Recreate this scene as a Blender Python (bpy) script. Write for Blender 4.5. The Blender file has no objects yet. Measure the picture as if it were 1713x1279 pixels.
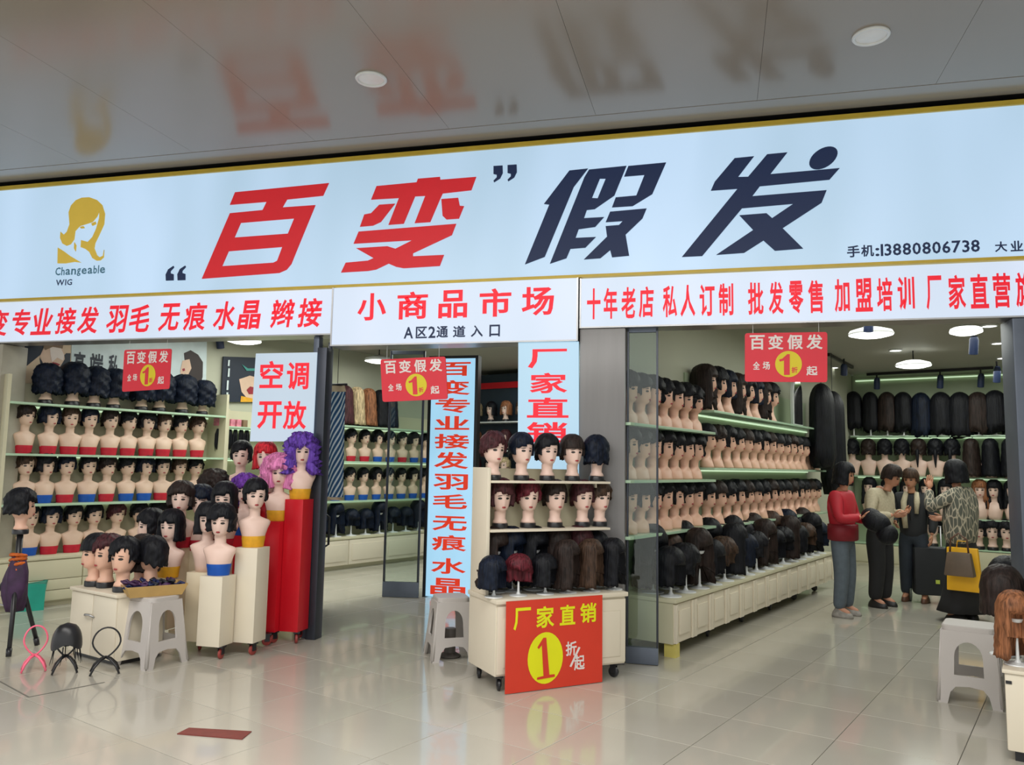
import bpy, bmesh, math, random
from mathutils import Vector, Matrix
from math import sin, cos, pi, radians as R, sqrt, atan2, asin
random.seed(7)
SC = bpy.context.scene
COL = SC.collection

# ------------------------------------------------------------------ camera
FPX, W, H = 1336.5, 1713, 1279
YAW, PIT, ROL = R(14.5), R(5.94), R(1.05)
CAM = Vector((0, 0, 1.4))
fwd = Vector((-sin(YAW)*cos(PIT), cos(YAW)*cos(PIT), sin(PIT)))
_r = Vector((cos(YAW), sin(YAW), 0)); _u = _r.cross(fwd)
rgt = cos(ROL)*_r + sin(ROL)*_u
upv = -sin(ROL)*_r + cos(ROL)*_u
cd = bpy.data.cameras.new('camera'); cam = bpy.data.objects.new('camera', cd); COL.objects.link(cam)
cam.matrix_world = Matrix(((rgt.x, upv.x, -fwd.x, CAM.x), (rgt.y, upv.y, -fwd.y, CAM.y), (rgt.z, upv.z, -fwd.z, CAM.z), (0, 0, 0, 1)))
cd.sensor_fit = 'HORIZONTAL'; cd.sensor_width = 36; cd.lens = 36*FPX/W; cd.clip_end = 100
SC.camera = cam
# ------------------------------------------------------------------ view, world, lights
SC.view_settings.view_transform = 'Standard'; SC.view_settings.look = 'None'
SC.view_settings.gamma = 1; SC.view_settings.use_curve_mapping = False
SC.view_settings.exposure = 0.0
wd = bpy.data.worlds.new('mall_daylight'); SC.world = wd; wd.use_nodes = True
wb = wd.node_tree.nodes['Background']; wb.inputs[0].default_value = (0.86, 0.88, 0.86, 1); wb.inputs[1].default_value = 1.35

def area(name, loc, size, power, color=(1, 1, 1), rot=(0, 0, 0), sy=None):
    l = bpy.data.lights.new(name, 'AREA'); l.energy = power; l.color = color; l.size = size
    if sy: l.shape = 'RECTANGLE'; l.size_y = sy
    o = bpy.data.objects.new(name, l); o.location = loc; o.rotation_euler = rot; COL.objects.link(o); return o
SH = R(21)                                   # the shops' grid is turned 21 degrees from the sign
def st(s, t, z=0.0): return Vector((s*sin(SH)+t*cos(SH), s*cos(SH)-t*sin(SH), z))
area('shop_light_right', st(9.0, -1.0, 2.85), 2.0, 84, (.97, 1, .92), (0, 0, -SH), 5)
area('shop_light_far', st(12.2, -1.4, 2.8), 1.6, 26, (.97, 1, .92), (0, 0, -SH), 1.6)
area('shop_light_left', st(5.9, -6.9, 2.85), 1.6, 66, (.97, 1, .92), (0, 0, -SH), 3)
area('shop_light_middle', st(8.9, -6.3, 2.85), 1.6, 42, (.93, 1, .92), (0, 0, -SH), 3)
area('mall_light', (-1.6, 1.6, 3.9), 7.0, 300, (1, .98, .94), (0, 0, 0), 2.0)

# ------------------------------------------------------------------ pixel helpers (rays through the photo, met with real planes)
def ray(x, y): return fwd + rgt*((x-856.5)/FPX) + upv*((639.5-y)/FPX)
def pz(x, y, z=0.0): d = ray(x, y); return CAM + d*((z-CAM.z)/d.z)
def py(x, y, Y): d = ray(x, y); return CAM + d*((Y-CAM.y)/d.y)
TV = Vector((cos(SH), -sin(SH), 0)); SV = Vector((sin(SH), cos(SH), 0))
def pt(x, y, t): d = ray(x, y); return CAM + d*((t-CAM.dot(TV))/d.dot(TV))
def ps(x, y, s): d = ray(x, y); return CAM + d*((s-CAM.dot(SV))/d.dot(SV))
def proj_y(p): d = p-CAM; return 639.5-FPX*d.dot(upv)/d.dot(fwd)
def zat(p, y):
    lo, hi = -1.0, 6.0
    for _ in range(40):
        m = (lo+hi)/2
        if proj_y(Vector((p.x, p.y, m))) > y: lo = m
        else: hi = m
    return lo

# ------------------------------------------------------------------ materials
def mat(name, col, rough=.5, metal=0., emis=None, es=1.0, var=.06, scale=8., bump=0., coat=0., stretch=None, spec=None, alpha=None):
    m = bpy.data.materials.get(name)
    if m: return m
    m = bpy.data.materials.new(name); m.use_nodes = True
    nt = m.node_tree; b = nt.nodes['Principled BSDF']
    b.inputs['Roughness'].default_value = rough; b.inputs['Metallic'].default_value = metal
    b.inputs['Coat Weight'].default_value = coat
    if spec is not None: b.inputs['Specular IOR Level'].default_value = spec
    tc = nt.nodes.new('ShaderNodeTexCoord'); mp = nt.nodes.new('ShaderNodeMapping')
    nt.links.new(tc.outputs['Object'], mp.inputs[0])
    if stretch: mp.inputs['Scale'].default_value = stretch
    no = nt.nodes.new('ShaderNodeTexNoise'); no.inputs['Scale'].default_value = scale; no.inputs['Detail'].default_value = 3
    nt.links.new(mp.outputs[0], no.inputs[0])
    rp = nt.nodes.new('ShaderNodeValToRGB')
    rp.color_ramp.elements[0].position = .3; rp.color_ramp.elements[1].position = .7
    rp.color_ramp.elements[0].color = tuple(max(0, c*(1-var)) for c in col[:3])+(1,)
    rp.color_ramp.elements[1].color = tuple(min(1, c*(1+var)) for c in col[:3])+(1,)
    nt.links.new(no.outputs[0], rp.inputs[0]); nt.links.new(rp.outputs[0], b.inputs['Base Color'])
    if bump:
        bp = nt.nodes.new('ShaderNodeBump'); bp.inputs['Strength'].default_value = bump; bp.inputs['Distance'].default_value = .01
        nt.links.new(no.outputs[0], bp.inputs['Height']); nt.links.new(bp.outputs[0], b.inputs['Normal'])
    if emis:
        b.inputs['Emission Color'].default_value = tuple(emis)+(1,); b.inputs['Emission Strength'].default_value = es
    return m
def sr(r, g, b):
    f = lambda c: (c/255/12.92 if c/255 <= .04045 else ((c/255+.055)/1.055)**2.4)
    return (f(r), f(g), f(b))
def lightbox(name, col, es, scale=(.55, 1, .15), lo=.86):
    m = bpy.data.materials.new(name); m.use_nodes = True; nt = m.node_tree; b = nt.nodes['Principled BSDF']
    b.inputs['Base Color'].default_value = (.16, .17, .18, 1); b.inputs['Roughness'].default_value = .35
    tc = nt.nodes.new('ShaderNodeTexCoord'); mp = nt.nodes.new('ShaderNodeMapping'); mp.inputs['Scale'].default_value = scale
    no = nt.nodes.new('ShaderNodeTexNoise'); no.inputs['Scale'].default_value = 1.6; no.inputs['Detail'].default_value = 2
    rp = nt.nodes.new('ShaderNodeValToRGB'); rp.color_ramp.elements[0].position = .35; rp.color_ramp.elements[1].position = .65
    rp.color_ramp.elements[0].color = (col[0]*lo*.93, col[1]*lo, col[2]*lo*.97, 1); rp.color_ramp.elements[1].color = tuple(col)+(1,)
    nt.links.new(tc.outputs['Object'], mp.inputs[0]); nt.links.new(mp.outputs[0], no.inputs[0]); nt.links.new(no.outputs[0], rp.inputs[0])
    nt.links.new(rp.outputs[0], b.inputs['Emission Color']); b.inputs['Emission Strength'].default_value = es
    return m
def glassmat(name, tint, gl=.10):
    m = bpy.data.materials.new(name); m.use_nodes = True; nt = m.node_tree
    for n in list(nt.nodes): nt.nodes.remove(n)
    o = nt.nodes.new('ShaderNodeOutputMaterial'); mx = nt.nodes.new('ShaderNodeMixShader')
    t = nt.nodes.new('ShaderNodeBsdfTransparent'); t.inputs[0].default_value = tint+(1,)
    g = nt.nodes.new('ShaderNodeBsdfGlossy'); g.inputs['Roughness'].default_value = .03
    fr = nt.nodes.new('ShaderNodeFresnel'); fr.inputs[0].default_value = 1.45
    ad = nt.nodes.new('ShaderNodeMath'); ad.inputs[1].default_value = gl
    nt.links.new(fr.outputs[0], ad.inputs[0]); nt.links.new(ad.outputs[0], mx.inputs[0])
    nt.links.new(t.outputs[0], mx.inputs[1]); nt.links.new(g.outputs[0], mx.inputs[2]); nt.links.new(mx.outputs[0], o.inputs[0])
    return m
def emit(name, col, es):
    return mat(name, (.8, .8, .8), .4, emis=col, es=es, var=.01)

M_TILE = mat('polished_tile', (.50, .475, .41), .13, var=.05, scale=1.3, coat=.3)
M_GROUT = mat('dark_grout', (.16, .15, .13), .7)
M_CEIL = mat('satin_ceiling_panel', (.30, .262, .212), .18, metal=.0, var=.03, scale=.7)
M_GAP = mat('black_gap', (.01, .01, .012), .7)
M_SIGN = lightbox('sign_lightbox', (.51, .70, .92), .92, lo=.80)
M_SUB = lightbox('sub_sign_lightbox', (.70, .78, .97), .92)
M_VERT = lightbox('vertical_lightbox', (.40, .72, .98), .95, (1, 1, .5))
M_YEL = mat('yellow_trim', sr(205, 175, 60), .4)
M_RED = mat('red_letter_film', sr(185, 25, 35), .5, emis=sr(205, 35, 45), es=.45, var=.04)
M_RED2 = mat('bright_red_letter', sr(225, 25, 45), .5, emis=sr(225, 20, 45), es=.5, var=.04)
M_NAVY = mat('navy_letter_film', sr(8, 18, 42), .55, emis=sr(24, 44, 84), es=.5, var=.04)
M_GOLD = mat('gold_logo_film', sr(200, 170, 70), .5, emis=sr(200, 170, 60), es=.4, var=.04)
M_TEAL = mat('teal_letter_film', sr(70, 110, 130), .5, emis=sr(70, 110, 130), es=.3)
M_COLM = mat('grey_stone_column', sr(126, 124, 124), .25, var=.05, scale=3, stretch=(6, 6, .4))
M_FRAME = mat('dark_aluminium', sr(62, 66, 76), .35, metal=.5)
M_PLINTH = mat('blue_grey_steel', sr(96, 104, 118), .4, metal=.3)
M_WHITE = mat('cream_lacquer', sr(226, 216, 196), .38, var=.025, scale=3)
M_CREAM = mat('cream_board', sr(205, 200, 172), .5, var=.04, scale=2)
M_WALL = mat('shop_wall_paint', sr(186, 188, 168), .7, var=.04, scale=1)
M_WALLG = mat('shop_back_wall_paint', sr(176, 190, 160), .7, var=.04, scale=1)
M_INCEIL = mat('shop_ceiling_paint', sr(165, 162, 152), .6, var=.03, scale=.6)
M_SHELF = mat('shelf_glass_edge', sr(176, 205, 176), .2, var=.05)
M_REDLQ = mat('red_lacquer', sr(205, 22, 38), .35, var=.03)
M_SKIN = mat('mannequin_skin', sr(218, 188, 166), .42, var=.03)
M_SKIN2 = mat('mannequin_pale_skin', sr(232, 200, 186), .4, var=.03)
M_PEACH = mat('mannequin_peach_skin', sr(226, 180, 156), .45, var=.04)
M_HUM = mat('human_skin', sr(190, 136, 108), .5, var=.05)
M_EYE = mat('painted_eye', (.025, .018, .015), .4)
M_LIP = mat('painted_lips', sr(170, 60, 65), .4)
M_BLK = mat('black_plastic', (.014, .014, .017), .35)
M_GREYP = mat('grey_plastic', sr(190, 184, 180), .4, var=.02)
M_PINK = mat('pink_plastic', sr(255, 110, 140), .35)
M_BRED = mat('red_bandeau', sr(190, 22, 48), .6, var=.1, scale=20)
M_BBLU = mat('blue_bandeau', sr(10, 80, 175), .6, var=.1, scale=20)
M_BYEL = mat('yellow_bandeau', sr(225, 165, 35), .55, var=.12, scale=20)
M_LED = emit('led_strip_light', (.74, 1, .66), .75)
M_LAMP = emit('lamp_diffuser', (1, 1, .95), 4.0)
M_LAMPOFF = mat('white_lamp_glass_glow', (.62, .62, .60), .3, emis=(.5, .5, .48), es=.15)  # glass of the switched-off downlights, with a faint glow added to its colour
M_GLASS = glassmat('door_glass', (.88, .94, .92), .015)
M_METAL = mat('steel', (.45, .45, .46), .3, metal=.9)
M_WHT = mat('white_plastic', (.72, .74, .74), .3, var=.02)
HC = {}
def hairmat(c, name):
    m = mat('hair_'+name, c, .52, var=.6, scale=60, bump=.6, stretch=(1, 1, .12), spec=.22); HC[name] = m
hairmat((.0055, .006, .009), 'black'); hairmat((.004, .008, .020), 'blue_black'); hairmat((.022, .014, .012), 'dark_brown')
hairmat((.055, .016, .020), 'wine'); hairmat((.10, .012, .02), 'dark_red'); hairmat((.13, .035, .30), 'purple')
hairmat((.12, .05, .36), 'violet'); hairmat((.80, .20, .42), 'pink'); hairmat((.55, .02, .03), 'red')
hairmat((.25, .10, .045), 'auburn'); hairmat((.50, .38, .22), 'blonde'); hairmat((.05, .028, .018), 'brown')

# ------------------------------------------------------------------ builders
def mesh_obj(name, me, parent=None, m=None):
    o = bpy.data.objects.new(name, me); COL.objects.link(o)
    if parent: o.parent = parent
    if m and not me.materials: me.materials.append(m)
    return o
def thing(name, label, cat, loc=(0, 0, 0), rz=0., group=None):
    o = bpy.data.objects.new(name, None); o.empty_display_size = .05; COL.objects.link(o)
    o.location = loc; o.rotation_euler = (0, 0, rz); o['label'] = label; o['category'] = cat
    if group: o['group'] = group
    return o
def tag(o, label, cat, group=None):
    o['label'] = label; o['category'] = cat
    if group: o['group'] = group
    return o
class MB:
    def __init__(s): s.v = []; s.f = []
    def add(s, vs, fs):
        n = len(s.v); s.v += [tuple(v) for v in vs]; s.f += [tuple(i+n for i in f) for f in fs]; return s
    def box(s, x0, x1, y0, y1, z0, z1, mtx=None):
        vs = [Vector((x, y, z)) for x in (x0, x1) for y in (y0, y1) for z in (z0, z1)]
        if mtx: vs = [mtx @ v for v in vs]
        return s.add(vs, [(0, 1, 3, 2), (4, 6, 7, 5), (0, 4, 5, 1), (2, 3, 7, 6), (0, 2, 6, 4), (1, 5, 7, 3)])
    def lathe(s, prof, n=16, mtx=None):
        vs = []; fs = []
        for r, z in prof:
            for i in range(n): vs.append(Vector((r*cos(2*pi*i/n), r*sin(2*pi*i/n), z)))
        for k in range(len(prof)-1):
            for i in range(n):
                j = (i+1) % n; fs.append((k*n+i, k*n+j, (k+1)*n+j, (k+1)*n+i))
        fs.append(tuple(reversed(range(n)))); fs.append(tuple((len(prof)-1)*n+i for i in range(n)))
        if mtx: vs = [mtx @ v for v in vs]
        return s.add(vs, fs)
    def tube(s, pts, rad, n=8, closed=False):
        pts = [Vector(p) for p in pts]; rs = rad if isinstance(rad, (list, tuple)) else [rad]*len(pts)
        vs = []; fs = []; N = len(pts); up = None
        for k, p in enumerate(pts):
            a = pts[k-1] if (k or closed) else p; b = pts[(k+1) % N] if (k < N-1 or closed) else p
            t = (b-a).normalized() if (b-a).length > 1e-9 else Vector((0, 0, 1))
            if up is None: up = Vector((0, 0, 1)) if abs(t.z) < .9 else Vector((1, 0, 0))
            e1 = t.cross(up).normalized(); e2 = e1.cross(t); up = e2
            for i in range(n):
                a_ = 2*pi*i/n; vs.append(p+(e1*cos(a_)+e2*sin(a_))*rs[k])
        for k in range(N if closed else N-1):
            for i in range(n):
                j = (i+1) % n; k2 = (k+1) % N; fs.append((k*n+i, k*n+j, k2*n+j, k2*n+i))
        if not closed: fs.append(tuple(reversed(range(n)))); fs.append(tuple((N-1)*n+i for i in range(n)))
        return s.add(vs, fs)
    def ell(s, c, r, n=10, m=6, mtx=None):
        prof = []
        vs = [Vector((c[0], c[1], c[2]-r[2]))]; fs = []
        for k in range(1, m):
            ph = -pi/2+pi*k/m
            for i in range(n):
                a = 2*pi*i/n; vs.append(Vector((c[0]+r[0]*cos(ph)*cos(a), c[1]+r[1]*cos(ph)*sin(a), c[2]+r[2]*sin(ph))))
        vs.append(Vector((c[0], c[1], c[2]+r[2])))
        for i in range(n):
            j = (i+1) % n; fs.append((0, 1+j, 1+i)); fs.append((len(vs)-1, 1+(m-2)*n+i, 1+(m-2)*n+j))
            for k in range(m-2): fs.append((1+k*n+i, 1+k*n+j, 1+(k+1)*n+j, 1+(k+1)*n+i))
        if mtx: vs = [mtx @ v for v in vs]
        return s.add(vs, fs)
    def mesh(s, name, m=None, smooth=False, bevel=0.):
        me = bpy.data.meshes.new(name); me.from_pydata(s.v, [], s.f)
        bm = bmesh.new(); bm.from_mesh(me)
        if bevel: bmesh.ops.bevel(bm, geom=bm.edges[:], offset=bevel, segments=2, affect='EDGES', profile=.6)
        bmesh.ops.recalc_face_normals(bm, faces=bm.faces); bm.to_mesh(me); bm.free()
        if smooth:
            for p in me.polygons: p.use_smooth = True
        if smooth == 'auto' or bevel:
            for p in me.polygons: p.use_smooth = True
            try: me.set_sharp_from_angle(angle=R(35))
            except Exception: pass
        if m: me.materials.append(m)
        return me
    def obj(s, name, m, parent=None, smooth=False, bevel=0.): return mesh_obj(name, s.mesh(name, m, smooth, bevel), parent)
def bxo(name, m, b, parent=None, bevel=0.):
    return MB().box(*b).obj(name, m, parent, bevel=bevel)
def struct(o): o['kind'] = 'structure'; return o

# ---- filled outlines and glyphs
def poly_mesh(name, outlines, depth, m, frame):
    """outlines: list of closed 2D polygons (holes included); frame maps (u,v,d) to space."""
    cu = bpy.data.curves.new(name, 'CURVE'); cu.dimensions = '2D'; cu.fill_mode = 'BOTH'; cu.extrude = depth/2
    for ol in outlines:
        sp = cu.splines.new('POLY'); sp.points.add(len(ol)-1); sp.use_cyclic_u = True
        for p, q in zip(sp.points, ol): p.co = (q[0], q[1], 0, 1)
    o = bpy.data.objects.new(name, cu); COL.objects.link(o)
    dg = bpy.context.evaluated_depsgraph_get(); dg.update()
    me = bpy.data.meshes.new_from_object(o.evaluated_get(dg), depsgraph=dg)
    bpy.data.objects.remove(o); bpy.data.curves.remove(cu)
    for v in me.vertices: v.co = frame(v.co.x, v.co.y, v.co.z)
    me.materials.clear(); me.materials.append(m); me.name = name
    return me
GL = {}
ALLCH = '变专业接发羽毛无痕水晶辫小商品市场A区2通道入口十年老店私人订制批零售加盟培训厂家直营旗百销空调开放假全折起高端手机:1380674大业路ChangeblWIGQq'
def load_glyphs():
    obs = []
    for ch in dict.fromkeys(ALLCH):
        cu = bpy.data.curves.new('g', 'FONT'); cu.body = ch; cu.size = 1; cu.bevel_depth = .024 if ord(ch) > 255 else .02; cu.bevel_resolution = 0
        cu.resolution_u = 2; cu.extrude = 0; cu.fill_mode = 'FRONT'
        o = bpy.data.objects.new('g', cu); COL.objects.link(o); obs.append((ch, o, cu))
    dg = bpy.context.evaluated_depsgraph_get(); dg.update()
    for ch, o, cu in obs:
        me = bpy.data.meshes.new_from_object(o.evaluated_get(dg), depsgraph=dg)
        vs = [(v.co.x, v.co.y) for v in me.vertices]; fs = [tuple(p.vertices) for p in me.polygons]
        x0 = min(v[0] for v in vs); x1 = max(v[0] for v in vs); y0 = min(v[1] for v in vs); y1 = max(v[1] for v in vs)
        GL[ch] = ([((x-x0)/(x1-x0), (y-y0)/(y1-y0)) for x, y in vs], fs, (x1-x0)/(y1-y0))
        bpy.data.objects.remove(o); bpy.data.meshes.remove(me)
load_glyphs()
def glyph(mb, ch, u0, u1, v0, v1, frame, slant=0.):
    vs, fs, _ = GL[ch]
    mb.add([frame(u0+x*(u1-u0)+slant*(y-.5), v0+y*(v1-v0), 0) for x, y in vs], fs)
def text_line(mb, s, u0, u1, v0, v1, frame, gap=.14):
    ws = [(GL[c][2] if ord(c) < 256 else 1.) if c != ' ' else .4 for c in s]
    tot = sum(ws)+gap*(len(s)-1); k = (u1-u0)/tot; u = u0
    for c, w in zip(s, ws):
        if c != ' ':
            lo = v0
            hi = v1 if (ord(c) > 255 or c.isupper() or c.isdigit() or c in 'bhl:') else v0+(v1-v0)*.75
            if c == 'g': lo = v0-(v1-v0)*.2
            if c == ':': hi = v0+(v1-v0)*.7
            glyph(mb, c, u, u+w*k, lo, hi, frame)
        u += (w+gap)*k

# ================================================================== SETTING
YF = 5.895                                   # plane of the shop fronts
CZ = 3.97                                    # mall ceiling
TILE = .565
fl = MB().box(-13, 9, -7, 18, -.06, -.006).obj('floor', M_GROUT); struct(fl)
TS0, TT0 = 2.30, -5.08
def tile_mesh():
    h = TILE/2-.0018; b = MB()
    b.add([(-h, -h, -.006), (h, -h, -.006), (h, h, -.006), (-h, h, -.006), (-h, -h, -.0012), (h, -h, -.0012), (h, h, -.0012), (-h, h, -.0012),
           (-h+.0012, -h+.0012, 0), (h-.0012, -h+.0012, 0), (h-.0012, h-.0012, 0), (-h+.0012, h-.0012, 0)],
          [(0, 1, 5, 4), (1, 2, 6, 5), (2, 3, 7, 6), (3, 0, 4, 7), (4, 5, 9, 8), (5, 6, 10, 9), (6, 7, 11, 10), (7, 4, 8, 11), (8, 9, 10, 11)])
    return b.mesh('floor_tile', M_TILE)
tm = tile_mesh(); rest = MB()
for i in range(-16, 22):
    for j in range(-12, 16):
        s = TS0+(i+.5)*TILE; t = TT0+(j+.5)*TILE
        c = st(s, t, 0)
        if not (-12.6 < c.x < 8.6 and -6.6 < c.y < 17.6): continue
        if 1.6 < s < 9.2 and -8.9 < t < 1.0 and c.y > 1.5 and len(fl.children) < 298:
            o = mesh_obj('floor_tile', tm, fl); o.location = c; o.rotation_euler = (0, 0, -SH)
        else:
            h = TILE/2-.0018; a = [st(s-h, t-h), st(s-h, t+h), st(s+h, t+h), st(s+h, t-h)]
            n = [Vector((p.x, p.y, -.006)) for p in a]
            rest.add(n+a, [(4, 5, 6, 7), (0, 1, 5, 4), (1, 2, 6, 5), (2, 3, 7, 6), (3, 0, 4, 7)])
ro = rest.obj('floor_tiles', M_TILE, fl); ro['kind'] = 'stuff'

ce = MB().box(-13, 9, -2.5, 6.2, CZ+.012, CZ+.15).obj('ceiling', M_GAP); struct(ce)
gx = 1.42-1.135*9
for k in range(12):
    x0 = gx+1.135*k+.001; x1 = x0+1.133
    for y0, y1 in ((-2.4, .5), (.5, 3.05), (3.05, 5.60)):
        if y1 < 5 and (k % 2): pass
        bxo('ceiling_panel', M_CEIL, (x0, x1, y0+.002, y1-.002, CZ, CZ+.012), ce)
bxo('ceiling_panel', M_CEIL, (-12, 6, 5.604, 5.86, CZ-.002, CZ+.012), ce)['label'] = 'narrow edge strip of the ceiling above the sign'
# lintel behind the signs and inner ceiling
struct(MB().box(-12.5, 8.5, YF+.26, YF+.5, 2.50, CZ+.01).obj('wall_front', M_INCEIL))
struct(MB().box(-12.5, 8.5, YF+.5, 17.4, 2.98, 3.08).obj('ceiling', M_INCEIL))
# shop walls (turned grid)
def stbox(mb, s0, s1, t0, t1, z0, z1):
    vs = [st(s, t, z) for s in (s0, s1) for t in (t0, t1) for z in (z0, z1)]
    return mb.add(vs, [(0, 1, 3, 2), (4, 6, 7, 5), (0, 4, 5, 1), (2, 3, 7, 6), (0, 2, 6, 4), (1, 5, 7, 3)])
def stobj(name, m, b, parent=None): return stbox(MB(), *b).obj(name, m, parent)
struct(stobj('wall_left', M_WALL, (3.25, 12.3, -8.50, -8.40, 0, 2.98)))
struct(stobj('wall_middle', M_WALL, (5.25, 13.8, -3.12, -3.02, 0, 2.98)))
struct(stobj('wall_back', M_WALLG, (13.8, 13.9, -3.12, 3.6, 0, 2.98)))
struct(stobj('wall_inner', M_WALL, (11.6, 11.7, -8.4, -3.12, 0, 2.98)))
struct(stobj('wall_right', M_WALL, (4.6, 13.8, 2.2, 2.3, 0, 2.98)))
struct(stobj('baseboard_back', M_CREAM, (13.78, 13.8, -3.0, 2.2, 0, .1)))
# columns and posts of the shop front
struct(MB().box(-1.005, -.66, YF+.002, YF+.30, 0, 2.438).obj('wall_column', M_COLM, bevel=.012))
struct(MB().box(1.90, 2.22, YF+.002, YF+.24, 0, 2.438).obj('wall_column', M_PLINTH, bevel=.012))
struct(MB().box(-6.85, -6.40, YF+.02, YF+.3, 0, 2.438).obj('wall_column', mat('beige_pilaster', sr(165, 160, 145), .5), bevel=.01))
struct(MB().box(-3.185, -3.10, YF+.01, YF+.13, 0, 2.338).obj('trim_post', M_FRAME, bevel=.006))
struct(MB().box(-3.245, -3.195, YF+.05, YF+.12, 0, 2.438).obj('trim_post', M_PLINTH, bevel=.006))

struct(MB().box(-12.5, -6.86, YF+.1, YF+.3, 0, 2.438).obj('wall_front', M_WALL))
struct(MB().box(3.3, 8.5, YF+.1, YF+.3, 0, 2.438).obj('wall_front', M_WALL))
# ================================================================== MAIN SIGN
def fF(d):                                    # frame of the facade plane: u = X, v = Z, offset towards the mall
    return lambda u, v, w=0.: Vector((u, YF-d+w, v))
SGX0, SGX1 = -7.9, 3.4
main = thing('shop_sign', 'long backlit shop sign with four huge characters, the first two red, the others navy', 'sign', (-2.2, YF, 2.83))
def child_local(me, parent):
    loc = parent.location; rm = parent.rotation_euler.to_matrix().inverted() if parent.rotation_euler.z else None
    for v in me.vertices:
        c = v.co-loc; v.co = rm @ c if rm else c
def part_world(me, name, parent):
    child_local(me, parent); return mesh_obj(name, me, parent)
def wpart(mb, name, m, parent, smooth=False, bevel=0.): return part_world(mb.mesh(name, m, smooth, bevel), name, parent)
wpart(MB().box(SGX0, SGX1, YF, YF+.24, 2.85, 3.90), 'sign_panel', M_SIGN, main)
wpart(MB().box(SGX0, SGX1, YF-.02, YF+.24, 3.90, 3.935), 'trim', M_YEL, main)
wpart(MB().box(SGX0, SGX1, YF-.02, YF+.24, 2.828, 2.85), 'trim', M_YEL, main)
def facade_poly(name, polys, m, parent, ox, oy, sc, d=.006, plane=YF):
    out = []
    for pl in polys:
        q = []
        for x, y in pl:
            p = py(ox+x/sc, oy+y/sc, plane); q.append((p.x, p.z))
        out.append(q)
    me = poly_mesh(name, out, .008, m, lambda u, v, w: Vector((u, plane-d+w, v)))
    return part_world(me, name, parent)
facade_poly('large_character', [[(410, 268), (1412, 170), (1350, 305), (965, 345), (915, 430), (1268, 405), (1085, 850), (1010, 1035), (960, 1095), (880, 1130), (55, 1192), (355, 492), (705, 458), (748, 370), (355, 402)],
    [(470, 595), (1042, 548), (975, 710), (402, 752)], [(340, 898), (915, 852), (860, 1000), (820, 1020), (270, 1058)]], M_RED, main, 330, 280, 6.395)['label'] = 'first red character on the sign'
facade_poly('large_character', [[(390, 230), (760, 195), (772, 162), (975, 145), (978, 172), (1310, 145), (1265, 268), (1000, 298), (978, 345), (885, 562), (742, 572), (840, 320), (745, 325), (640, 577), (500, 588), (597, 340), (340, 355)],
    [(415, 402), (560, 392), (430, 560), (355, 595), (237, 605), (277, 492), (340, 480)],
    [(988, 350), (1143, 338), (1158, 412), (1197, 415), (1150, 530), (1035, 538), (1000, 505)],
    [(225, 650), (1125, 578), (1085, 682), (725, 850), (725, 878), (1012, 865), (973, 967), (640, 988), (570, 975), (500, 945), (385, 1000), (310, 1013), (62, 1028), (105, 937), (310, 918), (362, 895), (200, 803), (490, 785), (565, 808), (720, 730), (178, 762)]], M_RED, main, 560, 270, 5.526)['label'] = 'second red character on the sign'
facade_poly('large_character', [[(530, 228), (728, 207), (575, 405), (265, 1150), (55, 1230), (315, 592), (258, 585)],
    [(740, 218), (1140, 178), (1010, 495), (800, 640), (715, 650), (685, 737), (900, 725), (805, 830), (628, 855), (595, 948), (812, 938), (700, 1052), (540, 1065), (497, 1165), (322, 1223), (690, 300)],
    [(855, 315), (918, 315), (832, 525), (770, 522)],
    [(1160, 180), (1563, 142), (1415, 480), (1205, 608), (985, 622), (1025, 515), (1245, 495), (1332, 275), (1115, 293)],
    [(965, 668), (1355, 633), (1310, 740), (1130, 912), (1168, 1138), (985, 1155), (965, 1078), (860, 1165), (685, 1178), (932, 935), (917, 822), (1060, 810), (1100, 768), (918, 780)]], M_NAVY, main, 870, 250, 6.396)['label'] = 'first navy character on the sign'
dot = []
for k in range(28):
    a = 2*pi*k/28; x = 150*cos(a); y = 88*sin(a); th = -R(32)
    dot.append((1412+x*cos(th)-y*sin(th), 198+x*sin(th)+y*cos(th)))
facade_poly('large_character', [dot, [(565, 200), (750, 182), (597, 380), (693, 378), (875, 163), (1068, 145), (905, 353), (1567, 295), (1470, 405), (805, 468), (733, 563), (1443, 505), (1395, 625), (1022, 868), (1218, 1062), (950, 1083), (840, 985), (655, 1103), (390, 1122), (742, 885), (610, 745), (868, 725), (922, 772), (1125, 635), (635, 678), (255, 1133), (62, 1142), (592, 492), (338, 510), (375, 425)]], M_NAVY, main, 1130, 230, 5.71)['label'] = 'second navy character with a round dot'
q = [(1470, 45), (1553, 40), (1555, 110), (1530, 160), (1475, 195), (1470, 180), (1500, 150), (1500, 125), (1470, 118)]
facade_poly('closing_quote_mark', [q, [(x+130, y-9) for x, y in q]], M_NAVY, main, 560, 270, 5.526)
q = [(1110, 755), (1108, 715), (1125, 680), (1160, 657), (1163, 667), (1140, 692), (1140, 706), (1160, 712), (1160, 753)]
facade_poly('opening_quote_mark', [q, [(x+78, y-2) for x, y in q]], M_NAVY, main, 0, 280, 3.984)
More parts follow.
